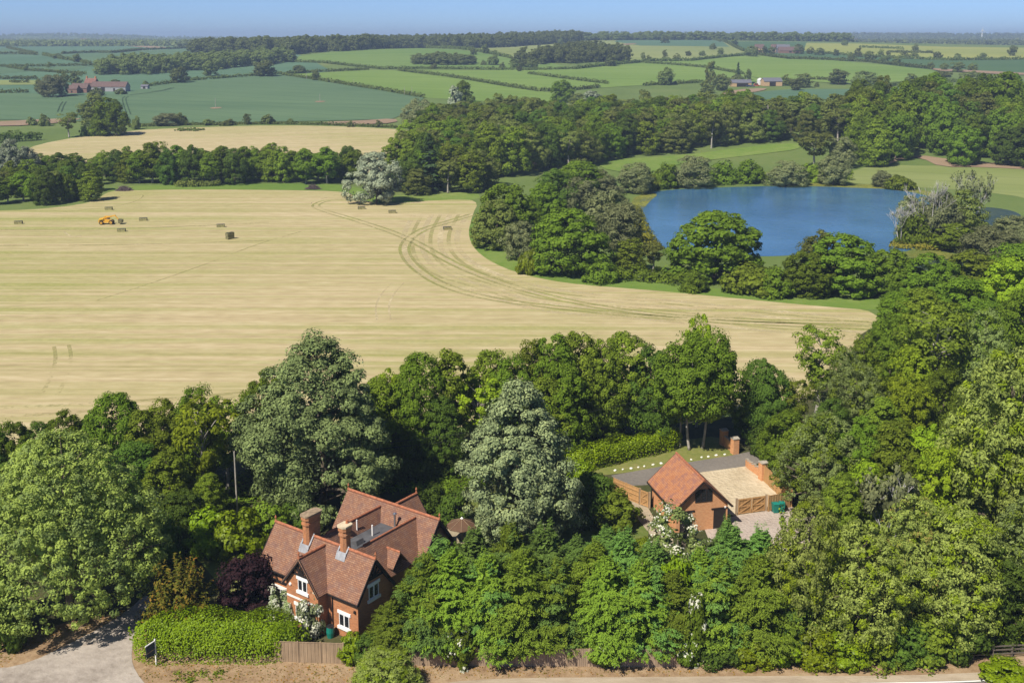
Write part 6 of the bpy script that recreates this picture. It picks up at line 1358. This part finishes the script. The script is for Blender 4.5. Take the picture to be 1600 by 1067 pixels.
scatter('undergrowth', [(-40, 860), (-40, 790), (320, 750), (620, 705), (950, 675), (1060, 690), (900, 725), (700, 775), (560, 770), (380, 790), (260, 830)], 7000, 'leaf_oak', .34, .8, 51, 'nettles and brambles growing under the tree belt', 'undergrowth')
scatter('undergrowth', [(1230, 1000), (1215, 700), (1290, 650), (1380, 560), (1640, 500), (1660, 1000), (1450, 1020)], 9000, 'leaf_mid', .38, 1.0, 52, 'brambles covering the floor of the right hand wood', 'undergrowth', avoid=[[(1230, 700), (1225, 870), (1290, 870), (1250, 700)]])
scatter('weeds', [(265, 1052), (350, 1045), (352, 1062), (270, 1066)], 26, 'leaf_mid', .2, .3, 53, 'green weeds on the dry verge in front of the laurel hedge', 'weeds', 14)
scatter('dry_grass', [(0, 1040), (60, 1005), (190, 965), (205, 950), (140, 965), (20, 998), (-20, 1010)], 900, 'leaf_yew', .16, .08, 54, 'dry leaf litter on the verge under the great ash', 'leaf litter', 2)
scatter('dry_grass', [(215, 1062), (230, 1036), (470, 1036), (900, 1044), (1250, 1044), (1480, 1036), (1490, 1048), (1200, 1050), (700, 1058), (560, 1068)], 1800, 'leaf_yew', .14, .12, 55, 'dry grass tufts along the sunlit verge', 'grass', 2)

# ------------------------------------------------------------------ sky, sun, air, camera
AZ, EL = R(50), R(50)
sun_dir = Vector((-math.cos(AZ) * math.cos(EL), -math.sin(AZ) * math.cos(EL), math.sin(EL)))
w = bpy.data.worlds.new('World'); scene.world = w; w.use_nodes = True
nt = w.node_tree; bg = nt.nodes['Background']; sky = nt.nodes.new('ShaderNodeTexSky'); sky.sky_type = 'NISHITA'; sky.sun_disc = False
sky.sun_elevation = EL; sky.sun_rotation = math.atan2(sun_dir.x, sun_dir.y); sky.altitude = 500; sky.air_density = .42; sky.dust_density = .7; sky.ozone_density = 6.5
nt.links.new(sky.outputs[0], bg.inputs[0]); bg.inputs[1].default_value = .088
sl = bpy.data.lights.new('sun', 'SUN'); sl.energy = 4.2; sl.angle = R(.55); sl.color = (1, .94, .84); so = bpy.data.objects.new('sun', sl); COL.objects.link(so); so.rotation_euler = sun_dir.to_track_quat('Z', 'Y').to_euler()
HAZE = 1.9e-4
hz = MB().box(-8990, 8990, -190, 8950, -1.2, 98)
hm = bpy.data.materials.new('haze'); hm.use_nodes = True; hn = hm.node_tree; hn.nodes.remove(hn.nodes['Principled BSDF'])
pv = hn.nodes.new('ShaderNodeVolumePrincipled'); pv.inputs['Color'].default_value = (.46, .60, .84, 1); pv.inputs['Density'].default_value = HAZE; pv.inputs['Anisotropy'].default_value = .0
hn.links.new(pv.outputs[0], hn.nodes['Material Output'].inputs['Volume']); MATS['haze'] = hm
tag(hz.build('haze', 'haze'), 'thin blue summer haze over the whole valley', 'haze', kind='stuff')
cam = bpy.data.cameras.new('camera'); cam.sensor_width = 36; cam.lens = FOC / 1600 * 36; cam.shift_y = (PY0 - 533.5) / 1600; cam.clip_start = .5; cam.clip_end = 40000
co = bpy.data.objects.new('camera', cam); COL.objects.link(co); co.location = (0, 0, CAMH); co.rotation_euler = (math.pi / 2 - PITCH, 0, 0); scene.camera = co
scene.view_settings.view_transform = 'Standard'; scene.view_settings.look = 'None'; scene.view_settings.gamma = 1; scene.view_settings.exposure = .72
cy = scene.cycles; cy.max_bounces = 5; cy.diffuse_bounces = 2; cy.glossy_bounces = 2; cy.transmission_bounces = 3; cy.transparent_max_bounces = 6; cy.volume_bounces = 0
cy.caustics_reflective = cy.caustics_refractive = False
